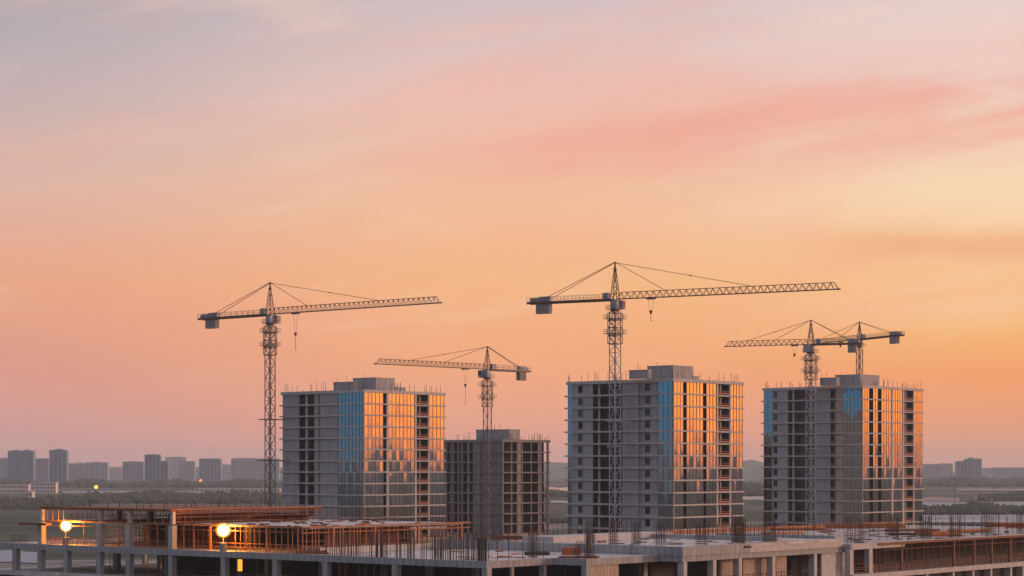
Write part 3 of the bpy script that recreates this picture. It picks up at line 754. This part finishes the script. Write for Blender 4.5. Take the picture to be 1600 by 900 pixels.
debris('loose_batten', 'thin batten lying on the raised middle deck', 'batten', 'battens on the raised deck', 18, 34, 59, -8, 14, ZC, ply_dark, 1, 3, .12)

# --- work lamps
lamp_glow = mat('lamp_globe', (1, .8, .5), .5, emit=(1, .40, .07), est=240)
stem_m = mat('lamp_stem', (.35, .33, .3), .6, var=.2, scale=4)
ped_m = mat('lamp_pedestal', (.3, .28, .27), .8, var=.25, scale=3)
halo_mat = bpy.data.materials.new('amber_halo'); halo_mat.use_nodes = True  # amber glow imitating lens bloom around the globes
_n = halo_mat.node_tree; _n.nodes.clear()
_o = _n.nodes.new('ShaderNodeOutputMaterial'); _m = _n.nodes.new('ShaderNodeMixShader'); _t = _n.nodes.new('ShaderNodeBsdfTransparent'); _e = _n.nodes.new('ShaderNodeEmission')
_e.inputs[0].default_value = (1, .38, .03, 1); _e.inputs[1].default_value = 1.5; _m.inputs[0].default_value = .42; _t.inputs[0].default_value = (1, .9, .7, 1)
_n.links.new(_t.outputs[0], _m.inputs[1]); _n.links.new(_e.outputs[0], _m.inputs[2]); _n.links.new(_m.outputs[0], _o.inputs[0])
def work_lamp(label, px, q_in, zg, rg):
    p = .5; q = qpx(px, p); b = PQ(p, q, ZD+.065)
    t = thing('work_lamp', label, 'lamp', tuple(b), 'globe work lamps')
    m = MB(); m.box(b, r_, l_, -.42, .42, -.42, .42, b.z, b.z+1.15); m.box(b, r_, l_, -.5, .5, -.5, .5, b.z+1.152, b.z+1.27); m.build('pedestal', ped_m, t)
    m = MB(); m.cyl(b, .1, .08, b.z+1.27, b.z+zg-rg*.9, 10); m.cyl(b, .2, .2, b.z+zg-rg-.12, b.z+zg-rg+.04, 10); m.build('stem', stem_m, t)
    m = MB(); m.sphere((b.x, b.y, b.z+zg), rg, 28, 16, .95); g = m.build('globe', lamp_glow, t, smooth=True)
    m = MB(); m.sphere((b.x, b.y, b.z+zg), rg*1.42, 28, 16, .96); m.build('halo_shell', halo_mat, t, smooth=True)  # added glowing shell for the halo, not a lamp part
work_lamp('glowing globe lamp on the far left end of the orange lit deck', 103, 1, 3.15, .74)
work_lamp('larger glowing globe lamp in front of the long row of orange props', 349, 1, 3.2, .86)
b = MB(); c = PQ(3, qpx(375, 3), ZF+.3); b.box(c, r_, l_, -.15, .15, -.35, .35, c.z+1.2, c.z+3.0)
tag(b.build('work_light', mat('panel_lamp', (1, .5, .1), .5, emit=(1, .35, .04), est=1.6)), 'upright glowing orange panel light in the storey below the second globe lamp', 'lamp')
b = MB(); b.box(c, r_, l_, -.3, .3, -.7, .5, c.z-.29, c.z+.75); b.cyl(c, .12, .12, c.z+.75, c.z+1.2, 8)
tag(b.build('light_stand', mat('blue_paint', (.04, .09, .28), .6, var=.2, scale=3)), 'blue box under the glowing orange panel light', 'box')

# ------------------------------------------------------------------ ground and far land
def ground_material():
    m = bpy.data.materials.new('fields'); m.use_nodes = True; nt = m.node_tree; b = nt.nodes['Principled BSDF']; b.inputs['Roughness'].default_value = 1
    b.inputs['Specular IOR Level'].default_value = .1
    g = nt.nodes.new('ShaderNodeNewGeometry')
    mp = nt.nodes.new('ShaderNodeMapping'); mp.inputs['Scale'].default_value = (1/900, 1/260, 0); mp.inputs['Rotation'].default_value = (0, 0, .08)
    nt.links.new(g.outputs['Position'], mp.inputs[0])
    v = nt.nodes.new('ShaderNodeTexVoronoi'); v.inputs['Scale'].default_value = 1.0; nt.links.new(mp.outputs[0], v.inputs['Vector'])
    sp = nt.nodes.new('ShaderNodeSeparateColor'); nt.links.new(v.outputs['Color'], sp.inputs[0])
    cr = nt.nodes.new('ShaderNodeValToRGB'); e = cr.color_ramp; e.interpolation = 'CONSTANT'
    cols = [(0, (.045, .06, .045)), (.28, (.07, .085, .06)), (.5, (.1, .09, .075)), (.66, (.05, .06, .05)), (.8, (.19, .165, .15)), (.92, (.09, .1, .09))]
    e.elements[0].color = (*cols[0][1], 1); e.elements[1].position = .28; e.elements[1].color = (*cols[1][1], 1)
    for p, c in cols[2:]:
        x = e.elements.new(p); x.color = (*c, 1)
    nt.links.new(sp.outputs[0], cr.inputs[0])
    mp2 = nt.nodes.new('ShaderNodeMapping'); mp2.inputs['Scale'].default_value = (1/140, 1/60, 0); nt.links.new(g.outputs['Position'], mp2.inputs[0])
    n = nt.nodes.new('ShaderNodeTexNoise'); n.inputs['Scale'].default_value = 1; n.inputs['Detail'].default_value = 8; nt.links.new(mp2.outputs[0], n.inputs['Vector'])
    mr = nt.nodes.new('ShaderNodeMapRange'); mr.inputs[1].default_value = .3; mr.inputs[2].default_value = .7; mr.inputs[3].default_value = .6; mr.inputs[4].default_value = 1.9; nt.links.new(n.outputs['Fac'], mr.inputs[0])
    vm = nt.nodes.new('ShaderNodeVectorMath'); vm.operation = 'SCALE'; nt.links.new(cr.outputs[0], vm.inputs[0]); nt.links.new(mr.outputs[0], vm.inputs['Scale'])
    nt.links.new(vm.outputs[0], b.inputs['Base Color'])
    return m
GS = 9000
tag(MB().quad((-GS, -GS, 0), (GS, -GS, 0), (GS, GS, 0), (-GS, GS, 0)).build('ground', ground_material()), kind='structure')
def gy(py): return CZ*F/(py-HY)
def gx(px, Y): return (px-800)/F*Y
def strip(name, px0, px1, py0, py1, m, z=.25, skew=0):
    y0, y1 = gy(py1), gy(py0); b = MB(); n = 24
    pts0 = []; pts1 = []
    for i in range(n+1):
        f = i/n; px = px0+(px1-px0)*f; wob = (y1-y0)*.1*math.sin(f*9+px0)
        pts0.append((gx(px, y0), y0+wob*.5, z)); pts1.append((gx(px, y1), y1+wob, z))
    for i in range(n): b.quad(pts0[i], pts0[i+1], pts1[i+1], pts1[i])
    return tag(b.build(name, m), kind='structure')
pale = mat('pale_dry_earth', (.5, .42, .38), .95, var=.2, scale=.01)
tanf = mat('tan_field', (.3, .2, .15), .95, var=.25, scale=.02)
greyp = mat('grey_paving', (.3, .3, .32), .9, var=.25, scale=.02)
waterm = mat('pond_water', (.1, .13, .16), .12)
strip('road', 1495, 1640, 764.2, 766, pale)
strip('field', 1430, 1500, 777, 783.5, tanf)
strip('field', 1520, 1560, 776, 781, tanf, .3)
strip('pavement', 1440, 1650, 785, 791.5, greyp, .35)
strip('water', 855, 900, 762, 767, waterm, .3)
strip('water', 1150, 1205, 757, 761, waterm, .3)
strip('field', 860, 895, 783, 786, pale, .35)
strip('road', 100, 420, 767.5, 770.5, greyp, .3)
strip('field', 150, 420, 773, 775, greyp, .35)
strip('pavement', 1430, 1650, 804, 822, greyp, .3)
strip('field', 1158, 1196, 776, 781, pale, .3)
strip('water', -60, 70, 862, 880, mat('shallow_pond', (.17, .22, .3), .45), .3)
# hills
def hills(pts, Y, depth, name, m, seed):
    rd = random.Random(seed); b = MB(); n = len(pts)
    rows = 7; V = []
    for j in range(rows):
        f = j/(rows-1); prof = math.sin(f*math.pi)**.8
        for (x, h) in pts: b.v.append((x, Y+depth*(f-.5)+rd.uniform(-40, 40), -1+h*prof*(1+.05*rd.uniform(-1, 1)) if 0 < j < rows-1 else -1))
    for j in range(rows-1):
        for i in range(n-1):
            a = j*n+i; b.f.append((a, a+1, a+n+1, a+n))
    return tag(b.build(name, m, smooth=True), kind='structure')
hillm = mat('wooded_hill', (.06, .075, .06), 1, var=.3, scale=.004)
ctrl = [(-400, 728), (700, 730), (860, 722), (890, 723), (960, 718), (1060, 721), (1150, 719.5), (1170, 718.5), (1200, 723), (1300, 733), (1440, 737), (1600, 739), (2000, 728), (2300, 730)]
pts = []
rd = random.Random(4); px = -400
while px <= 2300:
    for i in range(len(ctrl)-1):
        if ctrl[i][0] <= px <= ctrl[i+1][0]:
            f = (px-ctrl[i][0])/(ctrl[i+1][0]-ctrl[i][0]); f = f*f*(3-2*f); y = ctrl[i][1]*(1-f)+ctrl[i+1][1]*f; break
    Y = 7600; pts.append((gx(px, Y), CZ+(HY-y)/F*Y+1+rd.uniform(-1.5, 1.5))); px += 12
hills(pts, 7600, 1200, 'hills', hillm, 1)
def side_ridge(cx, cy, dx, dy, seed):
    rd = random.Random(seed); b = MB(); n = 120; d = Vector((dx, dy, 0)); nn = Vector((-dy, dx, 0))
    for j, (off, pr) in enumerate(((-500, 0), (-200, .7), (0, 1), (200, .7), (500, 0))):
        for i in range(n):
            f = i/(n-1)-.5; h = 40+14*math.sin(i*.17+seed)+9*math.sin(i*.53)+5*math.sin(i*1.3)
            p = Vector((cx, cy, 0))+d*f*15000+nn*off; b.v.append((p.x, p.y, h*pr-1))
    for j in range(4):
        for i in range(n-1): a = j*n+i; b.f.append((a, a+1, a+n+1, a+n))
    tag(b.build('hills', hillm, smooth=True), kind='structure')
side_ridge(8200, -500, 0, 1, 2); side_ridge(-8200, -500, 0, 1, 5)

# tree belts
leaf = mat('tree_foliage', (.05, .068, .042), 1, var=.5, scale=.08)
def clump(b, x, y, z, r, h, rd):
    n = 7; k = len(b.v)
    rings = ((.0, .75), (.3, 1.0), (.62, .82), (.88, .42))
    for f, q in rings:
        for i in range(n):
            a = 2*math.pi*i/n+rd.uniform(-.25, .25); rr = r*q*rd.uniform(.7, 1.25)
            b.v.append((x+rr*math.cos(a), y+rr*math.sin(a), z+h*(f+rd.uniform(-.05, .05)) if f else z))
    b.v.append((x+rd.uniform(-.2, .2)*r, y, z+h))
    for j in range(3):
        for i in range(n): a = k+j*n+i; c = k+j*n+(i+1) % n; b.f.append((a, c, c+n, a+n))
    for i in range(n): b.f.append((k+3*n+i, k+3*n+(i+1) % n, k+4*n))
def belt(label, px0, px1, py0, py1, n, h, seed, edge=0):
    rd = random.Random(seed); b = MB()
    for i in range(n):
        px = rd.uniform(px0, px1); py = rd.uniform(py0, py1); Y = gy(py)
        hh = h*rd.uniform(.5, 1.25)*(1+.3*math.sin(px*.05+seed)); clump(b, gx(px, Y), Y, 0, hh*rd.uniform(.4, .75), hh, rd)
    tag(b.build('tree_belt', leaf), label, 'trees', None, 'stuff')
belt('dark hazy tree line at the foot of the far left skyline', -40, 440, 757.5, 762, 900, 9, 1)
belt('broad dark wood on the plain behind the left scaffolding', 135, 440, 773, 787, 900, 5, 2)
belt('dark trees in front of the white buildings at far left', -40, 140, 781, 797, 420, 4.5, 3)
belt('dark tree strip seen between the bare tower and the tallest tower', 845, 900, 774, 777, 200, 7, 4)
belt('low trees at the foot of the gap beside the bare grey tower', 850, 900, 814, 818, 120, 3, 5)
belt('trees between the tallest and the rightmost tower', 1150, 1205, 766, 776, 300, 9, 6)
belt('dark wood on the plain right of the rightmost tower', 1435, 1640, 794, 805, 620, 4, 7)
belt('mauve tree band below the right skyline', 1435, 1640, 750, 761, 900, 10, 8)
belt('slanting hedge rising to the right edge of the picture', 1530, 1640, 775, 783, 420, 5, 9)

# far buildings
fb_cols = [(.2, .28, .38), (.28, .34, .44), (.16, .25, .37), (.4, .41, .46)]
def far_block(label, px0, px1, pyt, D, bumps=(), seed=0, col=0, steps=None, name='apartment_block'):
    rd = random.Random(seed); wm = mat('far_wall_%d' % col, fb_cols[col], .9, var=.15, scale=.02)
    win = mat('far_window', (.035, .04, .06), .4)
    x0, x1 = gx(px0, D), gx(px1, D); h = CZ+(HY-pyt)/F*D; dep = 18
    t = thing(name, label, 'building', ((x0+x1)/2, D, 0), 'far skyline blocks')
    ax, ay = Vector((1, 0, 0)), Vector((0, 1, 0)); Oo = Vector((0, 0, 0))
    m = MB()
    segs = steps or [(0, 1, 0)]
    for (f0, f1, dpy) in segs:
        a = x0+(x1-x0)*f0; b_ = x0+(x1-x0)*f1; hh = CZ+(HY-pyt-dpy)/F*D
        m.box(Oo, ax, ay, a, b_, D+(2 if dpy else 0), D+dep, 0, hh)
        m.box(Oo, ax, ay, a-.0, b_+.0, D-.8+(2 if dpy else 0), D-.003+(2 if dpy else 0), hh-1.5, hh+1.0)
    m.build('wall', wm, t)
    for (f0, f1, dpy) in bumps:
        a = x0+(x1-x0)*f0; b_ = x0+(x1-x0)*f1
        MB().box(Oo, ax, ay, a, b_, D+3, D+12, h+.01, h+dpy/F*D).build('roof_house', wm, t)
    # vertical window bays
    n = max(3, int((x1-x0)/6.5)); w = (x1-x0)/n
    for i in range(n):
        f = (i+.5)/n; dp = [s for s in segs if s[0] <= f <= s[1]]; hh = CZ+(HY-pyt-(dp[0][2] if dp else 0))/F*D
        a = x0+i*w+w*.25; m = MB(); z = 3.0
        yy = D-.04+(2 if dp and dp[0][2] else 0)
        while z < hh-4:
            m.box(Oo, ax, ay, a, a+w*.5, yy, yy+.03, z, z+1.7); z += 3.1
        m.build('window_bay', win, t)
    return t
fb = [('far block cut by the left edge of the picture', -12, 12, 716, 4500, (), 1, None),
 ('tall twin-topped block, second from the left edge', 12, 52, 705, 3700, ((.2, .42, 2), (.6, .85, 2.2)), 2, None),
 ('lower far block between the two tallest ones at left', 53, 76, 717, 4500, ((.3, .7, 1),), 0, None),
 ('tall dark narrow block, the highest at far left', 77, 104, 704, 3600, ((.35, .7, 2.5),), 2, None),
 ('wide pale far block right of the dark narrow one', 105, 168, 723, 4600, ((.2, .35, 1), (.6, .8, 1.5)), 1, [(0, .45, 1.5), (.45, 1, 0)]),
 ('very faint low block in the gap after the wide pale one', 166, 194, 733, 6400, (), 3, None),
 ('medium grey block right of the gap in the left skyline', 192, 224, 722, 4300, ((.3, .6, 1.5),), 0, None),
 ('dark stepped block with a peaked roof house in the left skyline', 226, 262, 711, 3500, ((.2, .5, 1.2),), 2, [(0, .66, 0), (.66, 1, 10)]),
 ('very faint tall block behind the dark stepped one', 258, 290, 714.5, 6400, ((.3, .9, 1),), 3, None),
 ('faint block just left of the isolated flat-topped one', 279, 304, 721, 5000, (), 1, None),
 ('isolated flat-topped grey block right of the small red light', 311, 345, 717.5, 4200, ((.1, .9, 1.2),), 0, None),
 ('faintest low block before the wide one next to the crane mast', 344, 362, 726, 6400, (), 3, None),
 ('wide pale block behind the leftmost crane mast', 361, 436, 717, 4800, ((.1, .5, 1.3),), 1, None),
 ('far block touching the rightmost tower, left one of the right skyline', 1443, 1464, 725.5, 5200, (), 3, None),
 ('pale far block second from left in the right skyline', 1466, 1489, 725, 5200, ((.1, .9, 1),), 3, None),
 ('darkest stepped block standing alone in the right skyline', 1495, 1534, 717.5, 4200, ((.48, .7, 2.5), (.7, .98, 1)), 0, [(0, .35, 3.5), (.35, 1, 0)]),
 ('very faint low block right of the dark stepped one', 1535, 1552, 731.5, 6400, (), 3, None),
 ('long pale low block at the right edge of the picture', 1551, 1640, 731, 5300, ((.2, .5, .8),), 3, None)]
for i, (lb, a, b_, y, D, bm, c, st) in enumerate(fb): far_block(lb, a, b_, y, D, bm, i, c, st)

white_wall = mat('white_render', (.62, .6, .6), .8, var=.1, scale=.05)
def low_building(label, px0, px1, pyt, pyb, floors, nb, m=white_wall, dep=14, nm='low_building', grp=None):
    D = gy(pyb); x0, x1 = gx(px0, D), gx(px1, D); h = (pyb-pyt)/F*D
    t = thing(nm, label, 'building', ((x0+x1)/2, D, 0), grp); ax, ay = Vector((1, 0, 0)), Vector((0, 1, 0)); Oo = Vector((0, 0, 0))
    MB().box(Oo, ax, ay, x0, x1, D, D+dep, 0, h).build('wall', m, t)
    MB().box(Oo, ax, ay, x0-.5, x1+.5, D-.5, D+dep+.5, h+.003, h+.6).build('roof', concrete_slab, t)
    win = mat('far_window', (.035, .04, .06), .4)
    if floors:
        for k in range(floors):
            for i in range(nb):
                w = (x1-x0)/nb; a = x0+i*w+w*.22; z = h*(k+.25)/floors
                MB().box(Oo, ax, ay, a, a+w*.56, D-.06, D-.003, z, z+h*.5/floors).build('window', win, t)
    return t
low_building('white three-storey building with rows of windows, right of its lower neighbour', 48, 87, 754, 770.5, 3, 9)
low_building('long low white building at the left edge with dark window bands', -30, 44, 757.5, 771, 2, 16)
low_building('small white block in front of the white three-storey building', 40, 50, 768, 778, 1, 2)
low_building('long pale low shed behind the free-standing crane mast', 305, 437, 763.5, 769, 1, 20)
low_building('low grey shed with bluish roof beyond the right deck', 1455, 1590, 817, 826, 1, 10, mat('shed_blue_grey', (.2, .25, .32), .7, var=.15, scale=.2), 30)

# far lamps and poles
def far_lamp(label, px, py, D, col, st, rr):
    x = gx(px, D); z = CZ+(HY-py)/F*D; t = thing('street_lamp', label, 'lamp', (x, D, 0))
    MB().cyl((x, D, 0), .25, .15, 0, z-rr, 8).build('pole', steel, t)
    MB().sphere((x, D, z), rr, 12, 8).build('lamp_head', mat('lamp_'+label[:6], col, .5, emit=col, est=st), t, smooth=True)
far_lamp('amber lamp shining on the plain below the left skyline', 150, 761, 2560, (1, .33, .03), 3.5, 2.3)
far_lamp('tiny red lamp under the far left skyline blocks', 313.5, 751, 3900, (1, .16, .07), 4, 2.4)
for lb, px in (('thin pole on the plain left of the brighter strip', 1492), ('tallest thin pole on the plain at right, over the pale strip', 1553), ('thin pole by the tree belt at the right edge', 1583)):
    D = gy(789); x = gx(px, D); b = MB(); b.cyl((x, D, 0), .22, .16, 0, 16, 8); b.bar((x-1.4, D, 15), (x+1.4, D, 15), .2)
    tag(b.build('utility_pole', rebar_dark), lb, 'pole', 'utility poles on the plain')

# ------------------------------------------------------------------ haze
hb = MB().box((0, 0), Vector((1, 0, 0)), Vector((0, 1, 0)), -9300, 9300, -9300, 9300, -1.0-.0, 101)
hm = bpy.data.materials.new('haze'); hm.use_nodes = True; nt = hm.node_tree; nt.nodes.clear()
mo = nt.nodes.new('ShaderNodeOutputMaterial'); pv = nt.nodes.new('ShaderNodeVolumePrincipled')
pv.inputs['Color'].default_value = (.84, .93, 1, 1); pv.inputs['Density'].default_value = 1.0e-4; pv.inputs['Anisotropy'].default_value = .0
nt.links.new(pv.outputs[0], mo.inputs['Volume'])
haze = hb.build('haze', hm); tag(haze, 'thin pinkish evening haze over the plain', 'haze', None, 'stuff')

# ------------------------------------------------------------------ sky
w = bpy.data.worlds.new('World'); bpy.context.scene.world = w; w.use_nodes = True
nt = w.node_tree; nt.nodes.clear(); N = nt.nodes.new; K = nt.links.new
def math_(op, a, b=None, c=None, clamp=False):
    n = N('ShaderNodeMath'); n.operation = op; n.use_clamp = clamp
    for i, v in enumerate((a, b, c)):
        if v is None: continue
        if isinstance(v, (int, float)): n.inputs[i].default_value = v
        else: K(v, n.inputs[i])
    return n.outputs[0]
def smooth(x, a, b):
    n = N('ShaderNodeMapRange'); n.interpolation_type = 'SMOOTHSTEP'; K(x, n.inputs[0]); n.inputs[1].default_value = a; n.inputs[2].default_value = b
    n.inputs[3].default_value = 0; n.inputs[4].default_value = 1; return n.outputs[0]
def mix(f, a, b):
    n = N('ShaderNodeMix'); n.data_type = 'RGBA'
    if isinstance(f, (int, float)): n.inputs[0].default_value = f
    else: K(f, n.inputs[0])
    for i, v in ((6, a), (7, b)):
        if isinstance(v, tuple): n.inputs[i].default_value = v
        else: K(v, n.inputs[i])
    return n.outputs[2]
tc = N('ShaderNodeTexCoord'); sx = N('ShaderNodeSeparateXYZ'); K(tc.outputs['Generated'], sx.inputs[0])
el = math_('ARCSINE', sx.outputs[2]); az = math_('ARCTAN2', sx.outputs[0], sx.outputs[1])
EMAX = .6
elf = math_('DIVIDE', el, EMAX, clamp=True)
def ramp(stops):
    n = N('ShaderNodeValToRGB'); K(elf, n.inputs[0]); e = n.color_ramp; e.interpolation = 'LINEAR'
    e.elements[0].position = 0; e.elements[0].color = stops[0][1]; e.elements[1].position = 1; e.elements[1].color = stops[-1][1]
    for p, c in stops[1:-1]:
        x = e.elements.new(p/EMAX); x.color = c
    return n.outputs[0]
Z = lin(196, 194, 206)
S_left = ramp([(0, lin(216, 160, 158)), (.0156, lin(210, 157, 151)), (.053, lin(222, 154, 136)), (.0875, lin(232, 165, 134)), (.134, lin(220, 180, 166)), (.181, lin(192, 175, 178)), (.228, lin(164, 168, 178)), (.6, Z)])
S_mid = ramp([(0, lin(234, 166, 148)), (.0156, lin(236, 164, 140)), (.053, lin(243, 171, 124)), (.0875, lin(244, 180, 128)), (.134, lin(240, 190, 158)), (.181, lin(232, 196, 186)), (.228, lin(206, 190, 194)), (.6, Z)])
S_right = ramp([(0, lin(236, 165, 138)), (.0156, lin(236, 162, 126)), (.044, lin(246, 160, 102)), (.062, lin(246, 180, 112)), (.0875, lin(247, 196, 140)), (.134, lin(246, 214, 180)), (.181, lin(238, 208, 196)), (.228, lin(228, 208, 206)), (.6, Z)])
S_sun = ramp([(0, (4.6, .85, .1, 1)), (.05, (4.4, 1.05, .16, 1)), (.12, (1.1, .5, .2, 1)), (.3, (.75, .48, .36, 1)), (.6, lin(190, 180, 185))])
S_blue = ramp([(0, (.02, .25, .4, 1)), (.05, (.03, .3, .5, 1)), (.1, (.05, .13, .22, 1)), (.3, (.13, .18, .27, 1)), (.6, lin(172, 182, 205))])
S_back = ramp([(0, (.1, .11, .15, 1)), (.2, (.15, .16, .22, 1)), (.6, lin(178, 184, 205))])
c = mix(smooth(az, -.27, -.0), S_left, S_mid)
c = mix(smooth(az, -.0, .25), c, S_right)
c = mix(smooth(az, .3, 1.0), c, S_sun)
c = mix(smooth(math_('MULTIPLY', az, -1.0), .3, 1.0), c, S_blue)
c = mix(smooth(math_('ABSOLUTE', az), 2.1, 2.8), c, S_back)
# streak clouds (they rise slightly to the right)
def streaks(slope, sa, se, seed, detail=5):
    t = math_('SUBTRACT', el, math_('MULTIPLY', az, slope))
    cv = N('ShaderNodeCombineXYZ'); K(math_('MULTIPLY', az, sa), cv.inputs[0]); K(math_('MULTIPLY', t, se), cv.inputs[1]); cv.inputs[2].default_value = seed
    n = N('ShaderNodeTexNoise'); n.inputs['Scale'].default_value = 1; n.inputs['Detail'].default_value = detail; n.inputs['Roughness'].default_value = .55
    n.inputs['Distortion'].default_value = .4
    K(cv.outputs[0], n.inputs['Vector']); return n.outputs['Fac'], t
n1, t1 = streaks(.14, 4, 20, 1.3)
hf = smooth(el, .02, .09)
c = mix(math_('MULTIPLY', math_('MULTIPLY', smooth(n1, .5, .72), .3), hf), c, lin(243, 166, 140))
n2, t2 = streaks(.12, 7, 40, 6.1)
c = mix(math_('MULTIPLY', math_('MULTIPLY', smooth(n2, .5, .75), .3), hf), c, lin(250, 216, 190))
def gauss(t, c0, wd):
    q = math_('DIVIDE', math_('SUBTRACT', t, c0), wd); return math_('EXPONENT', math_('MULTIPLY', math_('MULTIPLY', q, q), -1))
nd, tb = streaks(.1, 8, 18, 3.7)
wob = math_('MULTIPLY', math_('SUBTRACT', nd, .5), .03)
nf, tf = streaks(.14, 8, 42, 5.5, 6)
b1 = math_('MULTIPLY', math_('MULTIPLY', gauss(math_('ADD', tb, wob), .148, .022), smooth(az, -.12, .12)), smooth(nf, .22, .66))
c = mix(math_('MULTIPLY', b1, .8), c, lin(238, 160, 142))
nd2, tb2 = streaks(.03, 9, 30, 9.2)
wob2 = math_('MULTIPLY', math_('SUBTRACT', nd2, .5), .02)
b2 = math_('MULTIPLY', gauss(math_('ADD', tb2, wob2), .1, .0085), smooth(az, .1, .2))
c = mix(math_('MULTIPLY', b2, .65), c, lin(240, 166, 122))
b3 = math_('MULTIPLY', gauss(math_('ADD', tb2, wob2), .124, .012), smooth(az, .1, .25))
c = mix(math_('MULTIPLY', b3, .5), c, lin(250, 220, 182))
# low cloud bars on the sunset side
n3, t3 = streaks(.0, 7, 80, 2.2)
lowf = math_('MULTIPLY', smooth(az, .8, 1.1), math_('SUBTRACT', 1.0, smooth(el, .05, .12)))
c = mix(math_('MULTIPLY', math_('MULTIPLY', smooth(n3, .5, .66), .4), lowf), c, lin(200, 130, 120))
SUN_AZ, SUN_EL = rad(85), rad(9)
sky = N('ShaderNodeTexSky'); sky.sky_type = 'NISHITA'; sky.sun_disc = False; sky.sun_elevation = SUN_EL; sky.sun_rotation = SUN_AZ
bg1 = N('ShaderNodeBackground'); K(c, bg1.inputs[0]); bg1.inputs[1].default_value = 1.0
tint = N('ShaderNodeVectorMath'); tint.operation = 'MULTIPLY'; K(sky.outputs[0], tint.inputs[0]); tint.inputs[1].default_value = (.24, .08, .04)
bg2 = N('ShaderNodeBackground'); K(tint.outputs[0], bg2.inputs[0]); bg2.inputs[1].default_value = .05
ad = N('ShaderNodeAddShader'); K(bg1.outputs[0], ad.inputs[0]); K(bg2.outputs[0], ad.inputs[1])
ow = N('ShaderNodeOutputWorld'); K(ad.outputs[0], ow.inputs[0])

sd = bpy.data.lights.new('sun', 'SUN'); sd.energy = 1.6; sd.angle = rad(6); sd.color = (1, .62, .44)
so = bpy.data.objects.new('sun', sd); C.objects.link(so)
sv = Vector((math.sin(SUN_AZ)*math.cos(SUN_EL), math.cos(SUN_AZ)*math.cos(SUN_EL), math.sin(SUN_EL)))
so.rotation_euler = sv.to_track_quat('Z', 'Y').to_euler(); so.location = (200, 100, 150)

# ------------------------------------------------------------------ camera
cd = bpy.data.cameras.new('camera'); cd.sensor_width = 36; cd.lens = 36*F/1600; cd.shift_y = (HY-450)/1600
cd.clip_end = 40000; cd.clip_start = 1
co = bpy.data.objects.new('camera', cd); C.objects.link(co); co.location = (0, 0, CZ); co.rotation_euler = (math.pi/2, 0, 0)
sc = bpy.context.scene; sc.camera = co
for o in bpy.data.objects:
    if '_o' in o: del o['_o']
sc.view_settings.view_transform = 'Standard'; sc.view_settings.look = 'None'; sc.view_settings.exposure = 0; sc.view_settings.gamma = 1
sc.cycles.use_denoising = True
sc.cycles.max_bounces = 5; sc.cycles.diffuse_bounces = 2; sc.cycles.glossy_bounces = 3; sc.cycles.volume_bounces = 2; sc.cycles.transmission_bounces = 1
sc.cycles.sample_clamp_indirect = 4
